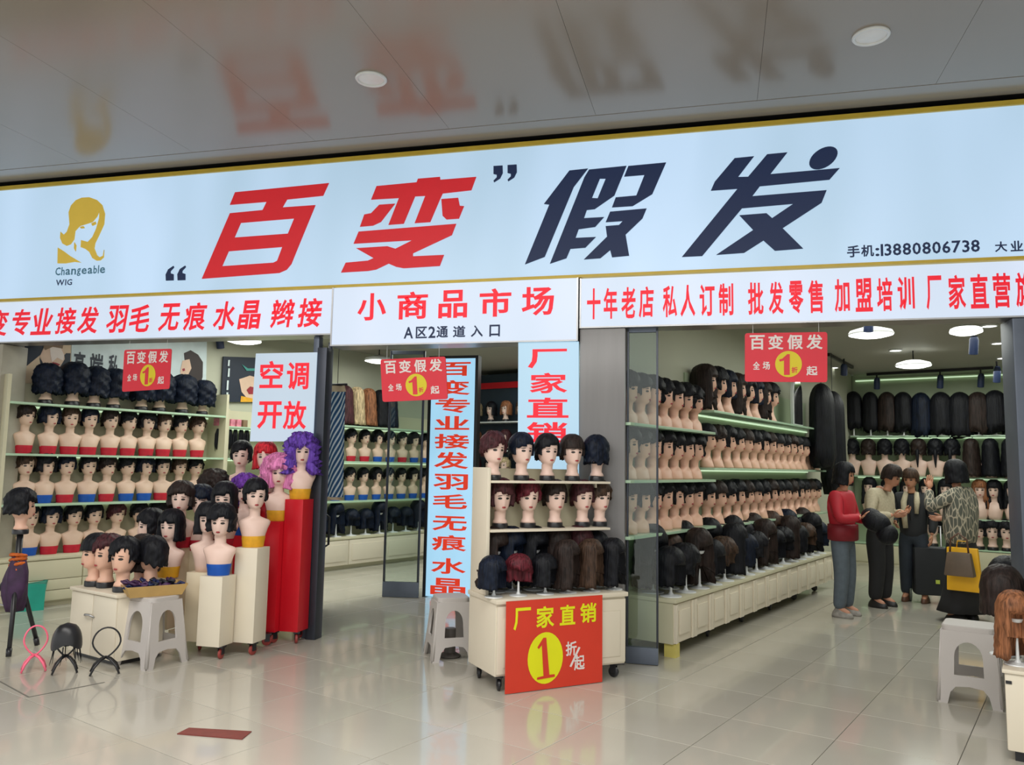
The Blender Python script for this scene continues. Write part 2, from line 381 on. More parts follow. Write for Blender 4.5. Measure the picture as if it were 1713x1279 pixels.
facade_poly('logo_hair', [[(462, 300), (478, 255), (510, 220), (550, 203), (600, 200), (650, 218), (685, 252), (703, 310), (697, 380), (665, 450), (638, 505), (632, 540), (650, 585), (668, 600), (690, 590), (697, 550), (695, 600), (672, 620), (648, 622), (620, 605), (600, 565), (575, 545), (542, 532), (545, 485), (590, 497), (620, 465), (645, 410), (665, 340), (668, 290), (650, 330), (620, 365), (580, 378), (535, 392), (505, 425), (498, 480), (475, 512), (448, 523), (420, 508), (405, 470), (408, 430), (430, 450), (450, 430), (468, 380)],
    [(500, 500), (512, 520), (508, 560), (498, 540)], [(390, 535), (430, 560), (470, 590), (545, 635), (500, 630), (440, 640), (388, 640)], [(535, 398), (560, 392), (568, 405), (545, 408)], [(612, 375), (640, 362), (645, 378), (620, 390)]], M_GOLD, main, 0, 280, 3.984)['label'] = 'gold logo of a woman with flicked hair'
FR0 = fF(.006)
def px_chars(lst, m, name, parent, plane, top, bot, d=.006, slant=0.):
    """lst: (char, x0, x1) in photo pixels; top / bot: z."""
    fr = lambda u, v, w=0.: Vector((u, plane-d, v))
    for ch, x0, x1 in lst:
        mb = MB()
        a = py(x0, zpix(x0, (top+bot)/2, plane), plane); b = py(x1, zpix(x1, (top+bot)/2, plane), plane)
        glyph(mb, ch, a.x, b.x, bot, top, fr, slant); wpart(mb, name, m, parent)
def zpix(x, z, plane):
    lo, hi = -400, 1500
    for _ in range(40):
        m_ = (lo+hi)/2
        if py(x, m_, plane).z > z: lo = m_
        else: hi = m_
    return lo
mb = MB(); a = py(93, 461, YF); b = py(176, 461, YF)
text_line(mb, 'Changeable', a.x, b.x, a.z, a.z+.075, FR0); wpart(mb, 'lettering', M_TEAL, main)
mb = MB(); a = py(94, 478, YF); b = py(121, 478, YF)
text_line(mb, 'WIG', a.x, b.x, a.z, a.z+.055, FR0); wpart(mb, 'lettering', M_NAVY, main)
mb = MB(); a = py(1417, 431, YF); b = py(1639, 421, YF)
text_line(mb, '手机:13880806738', a.x, b.x, a.z, a.z+.085, FR0, .1)
a = py(1664, 422, YF); b = py(1738, 420, YF); text_line(mb, '大业路', a.x, b.x, a.z, a.z+.072, FR0, .25)
wpart(mb, 'phone_number', M_NAVY, main)['label'] = 'mobile number in small navy figures'

# ---- three smaller lightboxes under it
def subsign(label, x0, x1, zb, yo=0.):
    t = thing('lightbox_sign', label, 'sign', ((x0+x1)/2, YF+yo, zb))
    wpart(MB().box(x0, x1, YF+yo, YF+.2, zb, 2.822), 'sign_panel', M_SUB, t)
    wpart(MB().box(x0, x1, YF+yo-.004, YF+.2, zb-.012, zb-.0005), 'frame', M_METAL, t)
    for xx in (x0, x1): wpart(MB().box(xx-.006, xx+.006, YF+yo-.006, YF+.2, zb-.012, 2.824), 'frame', M_METAL, t)
    return t
def yz(x, y): return py(x, y, YF).z
s1 = subsign('backlit sign with red hair extension lettering, left under the big sign', -7.8, -3.062, 2.452)
z1, z0 = yz(36, 517), yz(36, 561)
px_chars([(c, a, b) for c, a, b in (('变', -18, 14.7), ('专', 21, 51), ('业', 55, 89), ('接', 95, 127), ('发', 132, 166), ('羽', 180, 213), ('毛', 218, 252), ('无', 268, 301), ('痕', 309, 346), ('水', 359, 395), ('晶', 401, 437), ('辫', 455, 492), ('接', 500, 538.5))], M_RED2, 'character', s1, YF, z1, z0, slant=.03)
s2 = subsign('backlit sign with five red characters and small navy line over the middle entrance', -3.045, -1.018, 2.352, -.03)
Y2 = YF-.03
px_chars([('小', 598.6, 646.6), ('商', 665, 716), ('品', 734, 782), ('市', 802.5, 855.5), ('场', 873, 927)], M_RED2, 'character', s2, Y2, yz(760, 486.5), yz(760, 533))
px_chars([('A', 676, 691.6), ('区', 696, 714.7), ('2', 717, 729), ('通', 730.6, 750), ('道', 758, 779), ('入', 788, 808), ('口', 819, 836.6)], M_NAVY, 'small_character', s2, Y2, yz(760, 546), yz(760, 565.5))
s3 = subsign('backlit sign with a long row of narrow red characters, right under the big sign', -1.0, 3.3, 2.452)
L3 = zip('十年老店私人订制批发零售加盟培训厂家直营旗', ((28, 80), (92, 145), (160, 215), (228, 285), (320, 375), (388, 445), (462, 520), (535, 592), (648, 708), (728, 785), (805, 862), (880, 938), (982, 1040), (1062, 1128), (1145, 1205), (1225, 1290), (1335, 1395), (1420, 1487), (1505, 1575), (1592, 1660), (1680, 1752)))
px_chars([(c, 970+a/2.3055, 970+b/2.3055) for c, (a, b) in L3], M_RED2, 'character', s3, YF, yz(1350, 469), yz(1350, 524))

# ---- hanging red price signs
M_SRED = mat('red_sign_print', sr(226, 44, 62), .5, var=.03)
M_SYEL = mat('yellow_sign_print', sr(226, 205, 30), .5, var=.02)
M_SYEL2 = mat('bright_yellow_print', sr(232, 232, 10), .5, var=.02)
M_SWHT = mat('white_sign_print', sr(235, 225, 222), .5, var=.02)
M_SRD3 = mat('orange_red_board_print', sr(216, 58, 36), .5, var=.03)
def disc(mb, cx, cz, rx, rz, fr, n=32):
    mb.add([fr(cx+rx*cos(2*pi*k/n), cz+rz*sin(2*pi*k/n), 0) for k in range(n)], [tuple(range(n))])
def red_sign(label, quad, dy):
    tl, tr, br, bl = [py(x, y, YF+dy) for x, y in quad]
    t = thing('hanging_sign', label, 'sign', ((tl.x+tr.x)/2, YF+dy, bl.z), 0, 'red signs hanging in the shop front')
    def fr(d):
        def f(u, v, w=0.):
            p = tl.lerp(tr, u).lerp(bl.lerp(br, u), v); return Vector((p.x, YF+dy-d, p.z))
        return f
    m = MB(); f0 = fr(0); ol = []
    for cx, cv, a0 in ((.03, .05, pi), (.97, .05, 1.5*pi), (.97, .95, 0), (.03, .95, .5*pi)):
        for k in range(4):
            a = a0+k*pi/6; ol.append((cx+.03*cos(a), cv+.05*sin(a)))
    n = len(ol); m.add([f0(u, v) for u, v in ol]+[f0(u, v)+Vector((0, .008, 0)) for u, v in ol], [tuple(range(n)), tuple(range(2*n-1, n-1, -1))]+[(i, (i+1) % n, n+(i+1) % n, n+i) for i in range(n)])
    wpart(m, 'board', M_SRED, t)
    m = MB(); g = fr(.002)
    for ch, a, b in (('百', .06, .245), ('变', .285, .475), ('假', .52, .71), ('发', .75, .945)): glyph(m, ch, a, b, .345, .045, g)
    glyph(m, '全', .10, .185, .755, .59, g); glyph(m, '场', .22, .31, .755, .59, g); glyph(m, '起', .75, .885, .87, .68, g)
    wpart(m, 'white_lettering', M_SWHT, t)
    m = MB(); disc(m, .535, .64, .162, .265, g); wpart(m, 'yellow_disc', M_SYEL, t)
    m = MB(); g = fr(.004); m.add([g(u, v) for u, v in ((.46, .53), (.52, .44), (.55, .44), (.55, .86), (.48, .86), (.48, .57), (.43, .59), (.42, .55))], [(0, 1, 2, 3, 4, 5, 6, 7)])
    glyph(m, '折', .57, .645, .82, .70, g); wpart(m, 'figure_one', M_SRED, t)
    for u in (.1, .9):
        p = f0(u, .02); wpart(MB().tube([p+Vector((0, .004, 0)), Vector((p.x, YF+dy+.004, 2.45 if p.x < -3.1 or p.x > -1 else 2.35))], .0015, 5), 'string', M_WHT, t)
red_sign('red hanging price sign, in front of the posters at the left', [(208, 585), (287, 583), (283, 650), (204, 655)], .03)
red_sign('red hanging price sign, overlapping the tall blue-white lightbox', [(636, 601), (745, 596), (749, 667), (640, 672)], .02)
red_sign('red hanging price sign, over the right shop entrance', [(1246, 557), (1384, 555), (1384, 639), (1246, 638)], .03)

# ---- white-and-red posters in the shop front
def poster(name, label, quad, plane, m, chars, mred, z=.004, thick=.012):
    tl, tr, br, bl = [py(x, y, plane) for x, y in quad]
    t = thing(name, label, 'poster', ((tl.x+tr.x)/2, plane, bl.z))
    mb = MB(); mb.add([tl, tr, br, bl]+[p+Vector((0, thick, 0)) for p in (tl, tr, br, bl)], [(0, 1, 2, 3), (7, 6, 5, 4), (0, 4, 5, 1), (1, 5, 6, 2), (2, 6, 7, 3), (3, 7, 4, 0)])
    wpart(mb, 'panel', m, t)
    for ch, x0, y0, x1, y1 in chars:
        a = py(x0, y1, plane); b = py(x1, y0, plane); mb = MB()
        glyph(mb, ch, a.x, b.x, a.z, b.z, lambda u, v, w=0.: Vector((u, plane-z, v))); wpart(mb, 'character', mred, t)
    return t
M_PST = lightbox('poster_white_glow', (.66, .78, .95), .75)  # grey poster face whose white comes from an added glow
poster('poster', 'white poster with four large red characters in two rows, above the purple curly wig', [(428, 591), (530, 589), (523, 738), (418, 738)], YF-.01, M_PST,
       [('空', 434, 603, 475, 649), ('调', 479, 605, 518, 652), ('开', 430, 671, 473, 717), ('放', 473, 670, 514, 718)], M_RED2)
poster('vertical_sign', 'light blue vertical sign with four red characters beside the grey column', [(867, 572), (968, 571), (968, 800), (866, 800)], YF-.01, lightbox('pale_blue_box', (.50, .76, .98), .85),
       [('厂', 883, 583, 948.6, 616), ('家', 886, 623, 949.5, 657.7), ('直', 881.5, 664.6, 951.5, 698.4), ('销', 881, 705.8, 949.5, 739.7)], M_RED2)
# free-standing tall lightbox
YB = 8.17
t = thing('standing_lightbox', 'tall narrow standing lightbox with a column of orange-red characters inside the entrance', 'sign', (-2.77, YB+.05, 0))
wpart(MB().box(-3.018, -2.522, YB, YB+.1, .01, 2.545), 'light_panel', M_VERT, t)
for x in (-3.035, -2.505): wpart(MB().box(x-.016, x+.016, YB-.01, YB+.11, 0, 2.575), 'frame', M_BLK, t)
wpart(MB().box(-3.02, -2.52, YB-.01, YB+.11, 2.546, 2.575), 'frame', M_BLK, t)
mb = MB()
for ch, y0, y1 in zip('百变专业接发羽毛无痕水晶', (130, 215, 300, 385, 470, 555, 660, 755, 860, 950, 1060, 1155), (195, 285, 370, 450, 540, 635, 735, 825, 930, 1025, 1135, 1235)):
    a = py(750, 560+y1/2.84, YB).z; b = py(750, 560+y0/2.84, YB).z
    mb = MB(); glyph(mb, ch, -2.965, -2.575, a, b, lambda u, v, w=0.: Vector((u, YB-.004, v)))
    wpart(mb, 'character', mat('orange_red_letter', sr(225, 60, 30), .5, emis=sr(225, 50, 25), es=.5), t)

# ---- glass panes and door leaves
def glass_leaf(name, label, p0, p1, h, frame=.035, plinth=.12, handle=False, cat='door'):
    p0 = Vector(p0); p1 = Vector(p1); d = p1-p0; L = d.length; rz = atan2(d.y, d.x)
    t = thing(name, label, cat, (p0.x, p0.y, 0), rz)
    bxo('glass_pane', M_GLASS, (frame, L-frame, .014, .022, plinth, h-.04), t)
    for a in (0, L-frame): bxo('stile', M_FRAME, (a, a+frame, 0, .036, plinth, h), t, .003)
    bxo('bottom_rail', M_PLINTH, (0, L, -.004, .04, .004, plinth), t, .003)
    bxo('top_rail', M_PLINTH, (frame, L-frame, 0, .036, h-.04, h), t, .003)
    if handle:
        for sy in (-1, 1):
            y = .018+sy*.055
            MB().tube([(L-.10, .018+sy*.02, .60), (L-.10, y, .62), (L-.10, y, .88), (L-.10, .018+sy*.02, .90)], .011, 8).obj('handle', M_BLK, t, True)
    return t
glass_leaf('glass_panel', 'fixed glass panel between the grey column and the right shop counter', (-.655, YF+.06, 0), (-.425, YF+.06, 0), 2.45, .014, .12, cat='window')
glass_leaf('glass_door', 'open glass door leaf left of the tall lightbox', (-3.44, 8.0, 0), (-3.06, 8.06, 0), 2.62, .02, .16)
glass_leaf('glass_door', 'open glass door leaf seen edge-on beside the striped cloth', (-3.125, YF+.16, 0), (-3.69, YF+1.25, 0), 2.4, .012, .12, True)
glass_leaf('glass_panel', 'fixed glass panel at the right edge beside the blue-grey column', (2.23, YF+.06, 0), (3.1, YF+.06, 0), 2.45, .02, .12, cat='window')

# ================================================================== MANNEQUINS
NB = 28
HEADR = [(.245, .044, .044, .040, .004), (.27, .041, .042, .040, .002), (.290, .040, .043, .044, 0), (.300, .034, .060, .050, -.004), (.308, .043, .066, .056, -.004),
         (.325, .053, .070, .066, -.002), (.345, .060, .073, .076, 0), (.370, .066, .075, .084, 0), (.395, .069, .077, .088, 0), (.42, .070, .076, .089, 0), (.445, .065, .069, .083, 0), (.465, .053, .056, .068, 0), (.480, .033, .036, .043, 0), (.487, .010, .010, .012, 0)]
BUSTR = [(0, .078, .056, .050, 0), (.05, .084, .068, .052, 0), (.10, .094, .078, .055, 0), (.145, .108, .070, .056, 0), (.18, .124, .056, .052, 0), (.200, .128, .047, .046, 0), (.214, .112, .044, .043, 0), (.226, .078, .044, .042, 0), (.236, .055, .044, .041, .002)]
def ringpt(r, a):
    z, w, f, b, yc = r; c = cos(a); x = w*sin(a); y = yc-(f*c if c > 0 else b*c)
    if z > .3:
        aa = min(abs(a), 2*pi-abs(a))
        n = max(0, 1-abs(z-.352)/.034)*max(0, 1-aa/.16)         # nose
        y -= .017*n**.8 if n > 0 else 0
        y += .006*max(0, 1-abs(z-.385)/.02)*max(0, 1-abs(aa-.42)/.25)   # eye sockets
        y -= .004*max(0, 1-abs(z-.322)/.012)*max(0, 1-aa/.3)   # lips
        e = max(0, 1-abs(z-.37)/.03)*max(0, 1-abs(aa-1.62)/.14)      # ears
        x += (.010*e if sin(a) > 0 else -.010*e)
    return (x, y, z)
def ring_mesh(name, rings, m, n=NB, cap=True):
    b = MB(); vs = []; fs = []
    for r in rings:
        for i in range(n):
            a = -pi+2*pi*(i+.0)/n
            vs.append(ringpt(r, a))
    for k in range(len(rings)-1):
        for i in range(n):
            j = (i+1) % n; fs.append((k*n+i, k*n+j, (k+1)*n+j, (k+1)*n+i))
    fs.append(tuple(reversed(range(n)))); fs.append(tuple((len(rings)-1)*n+i for i in range(n)))
    return b.add(vs, fs).mesh(name, m, True)
def interp(rings, z):
    for a, b in zip(rings, rings[1:]):
        if a[0] <= z <= b[0]:
            k = (z-a[0])/(b[0]-a[0]); return tuple(a[i]+(b[i]-a[i])*k for i in range(5))
    return rings[-1]
def surf(x, z, off=.0015):
    r = interp(HEADR, z); a = asin(max(-1, min(1, x/r[1]))); p = ringpt(r, a); return Vector((x, p[1]-off, z))
def patch(mb, cx, cz, rx, rz, off=.002, n=10, tilt=0.):
    c = surf(cx, cz, off+.0015); vs = [c]
    for k in range(n):
        a = 2*pi*k/n; dx = rx*cos(a); dz = rz*sin(a)+tilt*dx
        vs.append(surf(cx+dx, cz+dz, off))
    mb.add(vs, [(0, 1+k, 1+(k+1) % n) for k in range(n)])
def face_meshes():
    e = MB()
    for s in (-1, 1):
        patch(e, s*.027, .383, .0135, .0078); patch(e, s*.028, .4005, .0155, .0028, tilt=s*-.15)
    l = MB(); patch(l, 0, .3235, .0145, .0064, .0055)
    return e.mesh('eyes', M_EYE), l.mesh('lips', M_LIP)
HK = 1.13
def warp(me, full=False):
    for v in me.vertices:
        z = v.co.z; t = 1 if full else max(0, min(1, (z-.245)/.05)); k = 1+(HK-1)*t
        v.co.x *= k; v.co.y *= k
        if z > .245: v.co.z = .245+(z-.245)*HK
    return me
ME_EYES, ME_LIPS = face_meshes(); warp(ME_EYES, True); warp(ME_LIPS, True)
ME_BODY = {}
for nm, mm in (('skin', M_SKIN), ('pale', M_SKIN2), ('peach', M_PEACH)):
    ME_BODY['bust_'+nm] = ring_mesh('torso', BUSTR+HEADR, mm)
    ME_BODY['head_'+nm] = ring_mesh('head', [(.212, .058, .058, .056, 0), (.228, .054, .054, .052, 0)]+HEADR, mm)
ME_BODY['head_human'] = ring_mesh('head', [(.225, .05, .05, .05, .006)]+HEADR, M_HUM)
for q_ in ME_BODY.values(): warp(q_)
def band_mesh(m, key):
    n = 28; vs = []; fs = []; top = lambda a: .078+(.024*abs(sin(a*1.35))**.7 if cos(a) < 0 else .014)
    for k in range(6):
        for i in range(n):
            a = 2*pi*i/n; z = top(a)*k/5; r = interp(BUSTR, z); p = ringpt((z, r[1]+.004, r[2]+.004, r[3]+.004, r[4]), a)
            if k == 5: p = ringpt((z, r[1]-.001, r[2]-.001, r[3]-.001, r[4]), a)
            vs.append((p[0], p[1], p[2]+.0005))
    for k in range(5):
        for i in range(n):
            j = (i+1) % n; fs.append((k*n+i, k*n+j, (k+1)*n+j, (k+1)*n+i))
    return MB().add(vs, fs).mesh('bandeau', m, True)
ME_BAND = {'red': band_mesh(M_BRED, 'r'), 'blue': band_mesh(M_BBLU, 'b'), 'yellow': band_mesh(M_BYEL, 'y')}
ME_BASE = MB().lathe([(.058, .172), (.062, .176), (.062, .206), (.055, .216)], 20).mesh('base', M_BLK, 'auto')
HM = {}
STY = dict(
    short=dict(L=.345, w=1.10, bang=.418, win=.95, tuft=.010, curl=.004, side=.02),
    pixie=dict(L=.355, w=1.12, bang=.412, win=1.0, tuft=.016, curl=.008, side=.03),
    full=dict(L=.33, w=1.26, bang=.412, win=.85, tuft=.012, curl=.006, side=.01),
    bob=dict(L=.285, w=1.16, bang=.412, win=.72, tuft=.006, curl=.003, side=.0, flare=.06),
    long=dict(L=.15, w=1.12, bang=.408, win=.66, tuft=.008, curl=.004, side=.0, flare=.12),
    vlong=dict(L=.02, w=1.10, bang=.405, win=.60, tuft=.008, curl=.004, side=.0, flare=.15),
    curly=dict(L=.21, w=1.5, bang=.418, win=.62, tuft=.014, curl=.028, side=.0, flare=.12),
    puffy=dict(L=.26, w=1.42, bang=.400, win=.70, tuft=.014, curl=.016, side=.0, flare=.05),
    cap=dict(L=.345, w=1.12, bang=.405, win=1.0, tuft=.004, curl=.002, side=0),
    ball=dict(L=.275, w=1.40, bang=-9, win=0, tuft=.02, curl=.008, side=0),
    fluffy=dict(L=.27, w=1.72, bang=.412, win=.58, tuft=.010, curl=.010, side=.0, flare=.0),
    back=dict(L=.31, w=1.15, bang=-9, win=0, tuft=.02, curl=.006, side=0),
    wide=dict(L=.33, w=1.42, bang=.40, win=.6, tuft=.01, curl=.005, side=0),
)
def hair_mesh(style, color, seed):
    key = (style, color, seed)
    if key in HM: return HM[key]
    p = STY[style]; rnd = random.Random(seed*97+len(style)); n = 52; U, D = 8, 11
    noise = [rnd.uniform(-1, 1) for _ in range(n)]; nb = [rnd.uniform(-1, 1) for _ in range(n)]
    noise = [(noise[i]*2+noise[i-1])/3 for i in range(n)]
    sweep = rnd.choice((-1, 1))*p['side']*rnd.uniform(.4, 1.4)
    zc, zt = .415, .512+.02*(p['w']-1)*2; vs = []; fs = []
    ph = [rnd.uniform(0, 6.28) for _ in range(4)]
    def rr(a, z, s):
        w = .081*p['w']; f = .087*(.5+.5*p['w']); b = .103*(.4+.6*p['w'])
        c = cos(a); cu = p['curl']*(sin(a*5+ph[0]+z*70)*.5+sin(a*9+ph[1]-z*110)*.5)
        return s*w*sin(a)*(1+cu/.09), .004-s*(f if c > 0 else b)*c*(1+cu/.09)
    vs.append((0, .004, zt))
    for k in range(1, U+1):
        t = pi/2*k/U; z = zc+(zt-zc)*cos(t); s = sin(t)**.85
        for i in range(n):
            a = -pi+2*pi*i/n; x, y = rr(a, z, s)
            win = abs(a) < p['win']+.04*nb[i] and z < p['bang']+p['tuft']*noise[i]+sweep*a
            if win: x *= .6; y *= .6
            vs.append((x, y, z+p['curl']*.5*sin(a*7+k+ph[2])))
    for k in range(1, D+1):
        for i in range(n):
            a = -pi+2*pi*i/n; aa = abs(a)
            L = p['L']+p['tuft']*.9*nb[i]
            if p['L'] > .33: L += .015*(aa < 1.9)*(aa > .9)-.02*(aa > 2.2)
            z = zc+(L-zc)*min(k, D-1)/(D-1); fr_ = (zc-z)/.2
            s = 1+p.get('flare', -.10)*fr_
            if k == D: s *= .62; z += .012
            x, y = rr(a, z, s)
            if abs(a) < p['win']+.04*nb[i]+max(0, .33-z)*.8 and z < p['bang']+p['tuft']*noise[i]+sweep*a:
                x *= .45; y = y*.3+.01
                z = max(z, .27)
            vs.append((x, y, z))
    for i in range(n):
        j = (i+1) % n; fs.append((0, 1+i, 1+j))
        for k in range(U+D-1): fs.append((1+k*n+i, 1+(k+1)*n+i, 1+(k+1)*n+j, 1+k*n+j))
    fs.append(tuple(1+(U+D-1)*n+i for i in range(n)))
    HM[key] = warp(MB().add(vs, fs).mesh('wig', HC[color], True), True); return HM[key]
PONY = MB().tube([(0, .09, .40), (0, .125, .37), (0, .135, .30), (0, .13, .20), (0, .125, .13)], [.018, .026, .024, .016, .006], 10).mesh('ponytail', HC['black'], True)
def bust(loc, rz, label, style='short', color='black', seed=0, band='red', body='bust_skin', group=None, sc=1., face=True, pony=False, sx=1.):
    head = body.startswith('head')
    t = thing('foam_mannequin' if head else 'mannequin_bust', label, 'mannequin', loc, rz, group); sc *= .93; t.scale = (sc*sx, sc, sc)
    dz = -.172 if head else 0
    o = mesh_obj('head' if head else 'torso', ME_BODY[body], t); o.location.z = dz
    o = mesh_obj('wig', hair_mesh(style, color, seed), t); o.location.z = dz
    if pony: o2 = mesh_obj('ponytail', PONY, t); o2.location.z = dz
    if face:
        for nm, me in (('eyes', ME_EYES), ('lips', ME_LIPS)): o = mesh_obj(nm, me, t); o.location.z = dz
    if head: o = mesh_obj('base', ME_BASE, t); o.location.z = dz
    elif band: mesh_obj('bandeau', ME_BAND[band], t)
    return t
ORD = ['first', 'second', 'third', 'fourth', 'fifth', 'sixth', 'seventh', 'eighth', 'ninth', 'tenth', 'eleventh', 'twelfth', 'thirteenth', 'fourteenth', 'fifteenth', 'sixteenth']
CN = {'black': 'black', 'blue_black': 'blue-black', 'dark_brown': 'dark brown', 'wine': 'wine red', 'dark_red': 'dark red', 'brown': 'brown', 'auburn': 'auburn'}
FACE_T = R(69)                                # faces the aisle, out of the left wall
FACE_CAM = lambda p: atan2(CAM.y-p.y, CAM.x-p.x)+pi/2

# ================================================================== LEFT WALL SHELVING
def shelving(label, t0, s0, s1, zs, tf, tb, h, base=None, led=True, mback=M_CREAM, ends=(1, 1), doors=0, sign=1, drawer=False):
    """open shelving; local x = towards the aisle, local y = along the wall."""
    o = thing('display_shelving', label, 'shelving', st(s0, tb), -SH); L = s1-s0; dpt = (tf-tb)
    bxo('back_panel', mback, (min(0, .02*sign), max(0, .02*sign), 0, L, 0, h), o)
    X = sorted
    for e, y in zip(ends, (0, L-.03)):
        if e: a = X((.02*sign, dpt)); bxo('upright', M_CREAM, (a[0], a[1], y, y+.03, 0, h), o)
    for z in zs:
        a = X((.02*sign, dpt)); bxo('shelf', M_SHELF, (a[0], a[1], .0 if not ends[0] else .03, L if not ends[1] else L-.03, z-.022, z), o, .003)
        if led: a = X((.03*sign, .05*sign)); bxo('led_strip', M_LED, (a[0], a[1], .05, L-.05, z-.036, z-.0225), o)
    if base:
        zt, tfb = base; d2 = tfb-tb
        a = X((.02*sign, d2-.02*sign)); bxo('carcass', M_CREAM, (a[0], a[1], .0, L, .05, zt-.03), o)
        a = X((.02*sign, d2)); bxo('worktop', M_CREAM, (a[0], a[1], -.005, L+.005, zt-.03, zt), o, .005)
        a = X((.05*sign, d2-.06*sign)); bxo('plinth', M_CREAM, (a[0], a[1], .02, L-.02, 0, .05), o)
        for k in range(doors):
            y0 = L*k/doors+.006; y1 = L*(k+1)/doors-.006
            rows = ((.06, zt-.04),) if not drawer else ((.06, .15), (.156, .25), (.256, zt-.04))
            for z0_, z1_ in rows:
                a = X((d2-.02*sign, d2-.004*sign)); dd = bxo('door' if not drawer else 'drawer', M_WHITE if not drawer else M_CREAM, (a[0], a[1], y0, y1, z0_, z1_), o, .003)
                if not drawer:
                    a = X((d2-.004*sign, d2+.006*sign)); bxo('panel', M_WHITE, (a[0], a[1], y0+.05, y1-.05, z0_+.05, z1_-.05), dd, .005)
    return o
shelving('long left wall shelving with three rows of busts in bandeaux, up to its end upright', 0, 3.27, 5.62, (.96, 1.43, 1.91), -8.03, -8.39, 2.16, (.47, -7.98), doors=3, drawer=True)
Tb = -8.19
def row(px_list, z, pyc, cols, hair, label, group, tpl=Tb, sc=.95, styles=('short', 'pixie', 'full', 'short', 'pixie')):
    rnd = random.Random(int(z*100))
    for k, x in enumerate(px_list):
        p = pt(x, pyc, tpl); c = cols[k % len(cols)]; hc = hair[k % len(hair)]
        bust((p.x, p.y, z), FACE_T+rnd.uniform(-.28, .28), label % (ORD[k], c), styles[(k*3+int(z*10)) % len(styles)], hc, k % 4, c, 'bust_skin', group, sc)
row([41, 82, 117, 149, 184, 215, 246, 274, 302, 331], 1.431, 720, ['red'], ['dark_brown', 'blue_black', 'brown', 'blue_black', 'dark_brown', 'black', 'black', 'brown', 'black', 'brown'],
    'short-haired bust, %s from left in the top row of %s bandeaux', 'busts on the left wall shelves')
row([41, 75, 110, 147, 179, 212, 242, 271, 299, 326], .961, 800, ['blue', 'blue', 'red', 'blue', 'red', 'blue', 'blue', 'red', 'red', 'red'], ['brown', 'black', 'blue_black', 'black', 'dark_brown', 'black', 'blue_black', 'black', 'brown', 'black'],
    'short-haired bust, %s from left in the second left-wall row, %s bandeau', 'busts on the left wall shelves')
row([48, 83, 121, 155, 193, 231, 262, 292], .471, 895, ['blue', 'red', 'red', 'red', 'red', 'blue', 'red', 'blue'], ['black', 'blue_black', 'black', 'black', 'wine', 'black', 'black', 'black'],
    'short-haired bust, %s from left in the lowest left-wall row, %s bandeau', 'busts on the left wall shelves')
for k, (x, sc) in enumerate(((77, 1.0), (122, 1.1), (158, 1.05), (191, 1.05), (238, 1.05), (268, 1.1), (306, 1.1), (340, 1.0))):
    p = pt(x, 655, Tb); bust((p.x, p.y, 1.911), FACE_T+pi+.2, 'big black wig turned to the wall, %s from left below the posters' % ORD[k], 'ball', 'blue_black', k % 4, None, 'head_skin', 'black wigs on the top left shelf', sc*1.1, face=False)
# posters on the left wall
def wall_frame(t, off):
    return lambda u, v, w=0.: st(u, t+off, v)
def ST_(p): return (p.dot(SV), p.dot(TV), p.z)
def tpoly(mb, pts, tpl, off):
    vs = []
    for x, y in pts:
        p = pt(x, y, tpl); s, _, z = ST_(p); vs.append(st(s, tpl+off, z))
    n = len(vs); mb.add(vs, [tuple(range(n))])
TP = -8.36
def wall_poster(label, quad, m, layers, chars=(), mchar=None):
    pts = [pt(x, y, TP) for x, y in quad]; S_ = [ST_(p) for p in pts]; c = st(sum(a[0] for a in S_)/4, TP, min(a[2] for a in S_))
    o = thing('wall_poster', label, 'poster', c)
    vs = [st(a[0], TP, a[2]) for a in S_]+[st(a[0], TP-.02, a[2]) for a in S_]
    wpart(MB().add(vs, [(0, 1, 2, 3), (7, 6, 5, 4), (0, 4, 5, 1), (1, 5, 6, 2), (2, 6, 7, 3), (3, 7, 4, 0)]), 'panel', m, o)
    for k, (nm, mm, polys) in enumerate(layers):
        mb = MB()
        for pl in polys: tpoly(mb, pl, TP, .002*(k+1))
        me = mb.mesh(nm, mm); bm = bmesh.new(); bm.from_mesh(me); bmesh.ops.triangulate(bm, faces=bm.faces); bm.to_mesh(me); bm.free()
        part_world(me, nm, o)
    if chars:
        mb = MB()
        for ch, x0, y0, x1, y1 in chars:
            a = ST_(pt(x0, y1, TP)); b = ST_(pt(x1, y0, TP)); glyph(mb, ch, a[0], b[0], a[2], b[2], lambda u, v, w=0.: st(u, TP+.004, v))
        wpart(mb, 'lettering', mchar, o)
    return o
f4 = lambda L: [(x/3.984, 480+y/3.984) for x, y in L]
M_PD = mat('poster_dark', sr(22, 34, 52), .5); M_PF = mat('poster_face', sr(222, 190, 165), .5); M_PF2 = mat('poster_face_light', sr(240, 225, 215), .5)
M_PW = mat('poster_pale', sr(205, 220, 222), .5); M_PT = mat('poster_tan', sr(214, 190, 160), .5); M_PG = mat('poster_gold', sr(130, 105, 80), .5)
M_LP = mat('poster_lips', sr(150, 30, 45), .5)
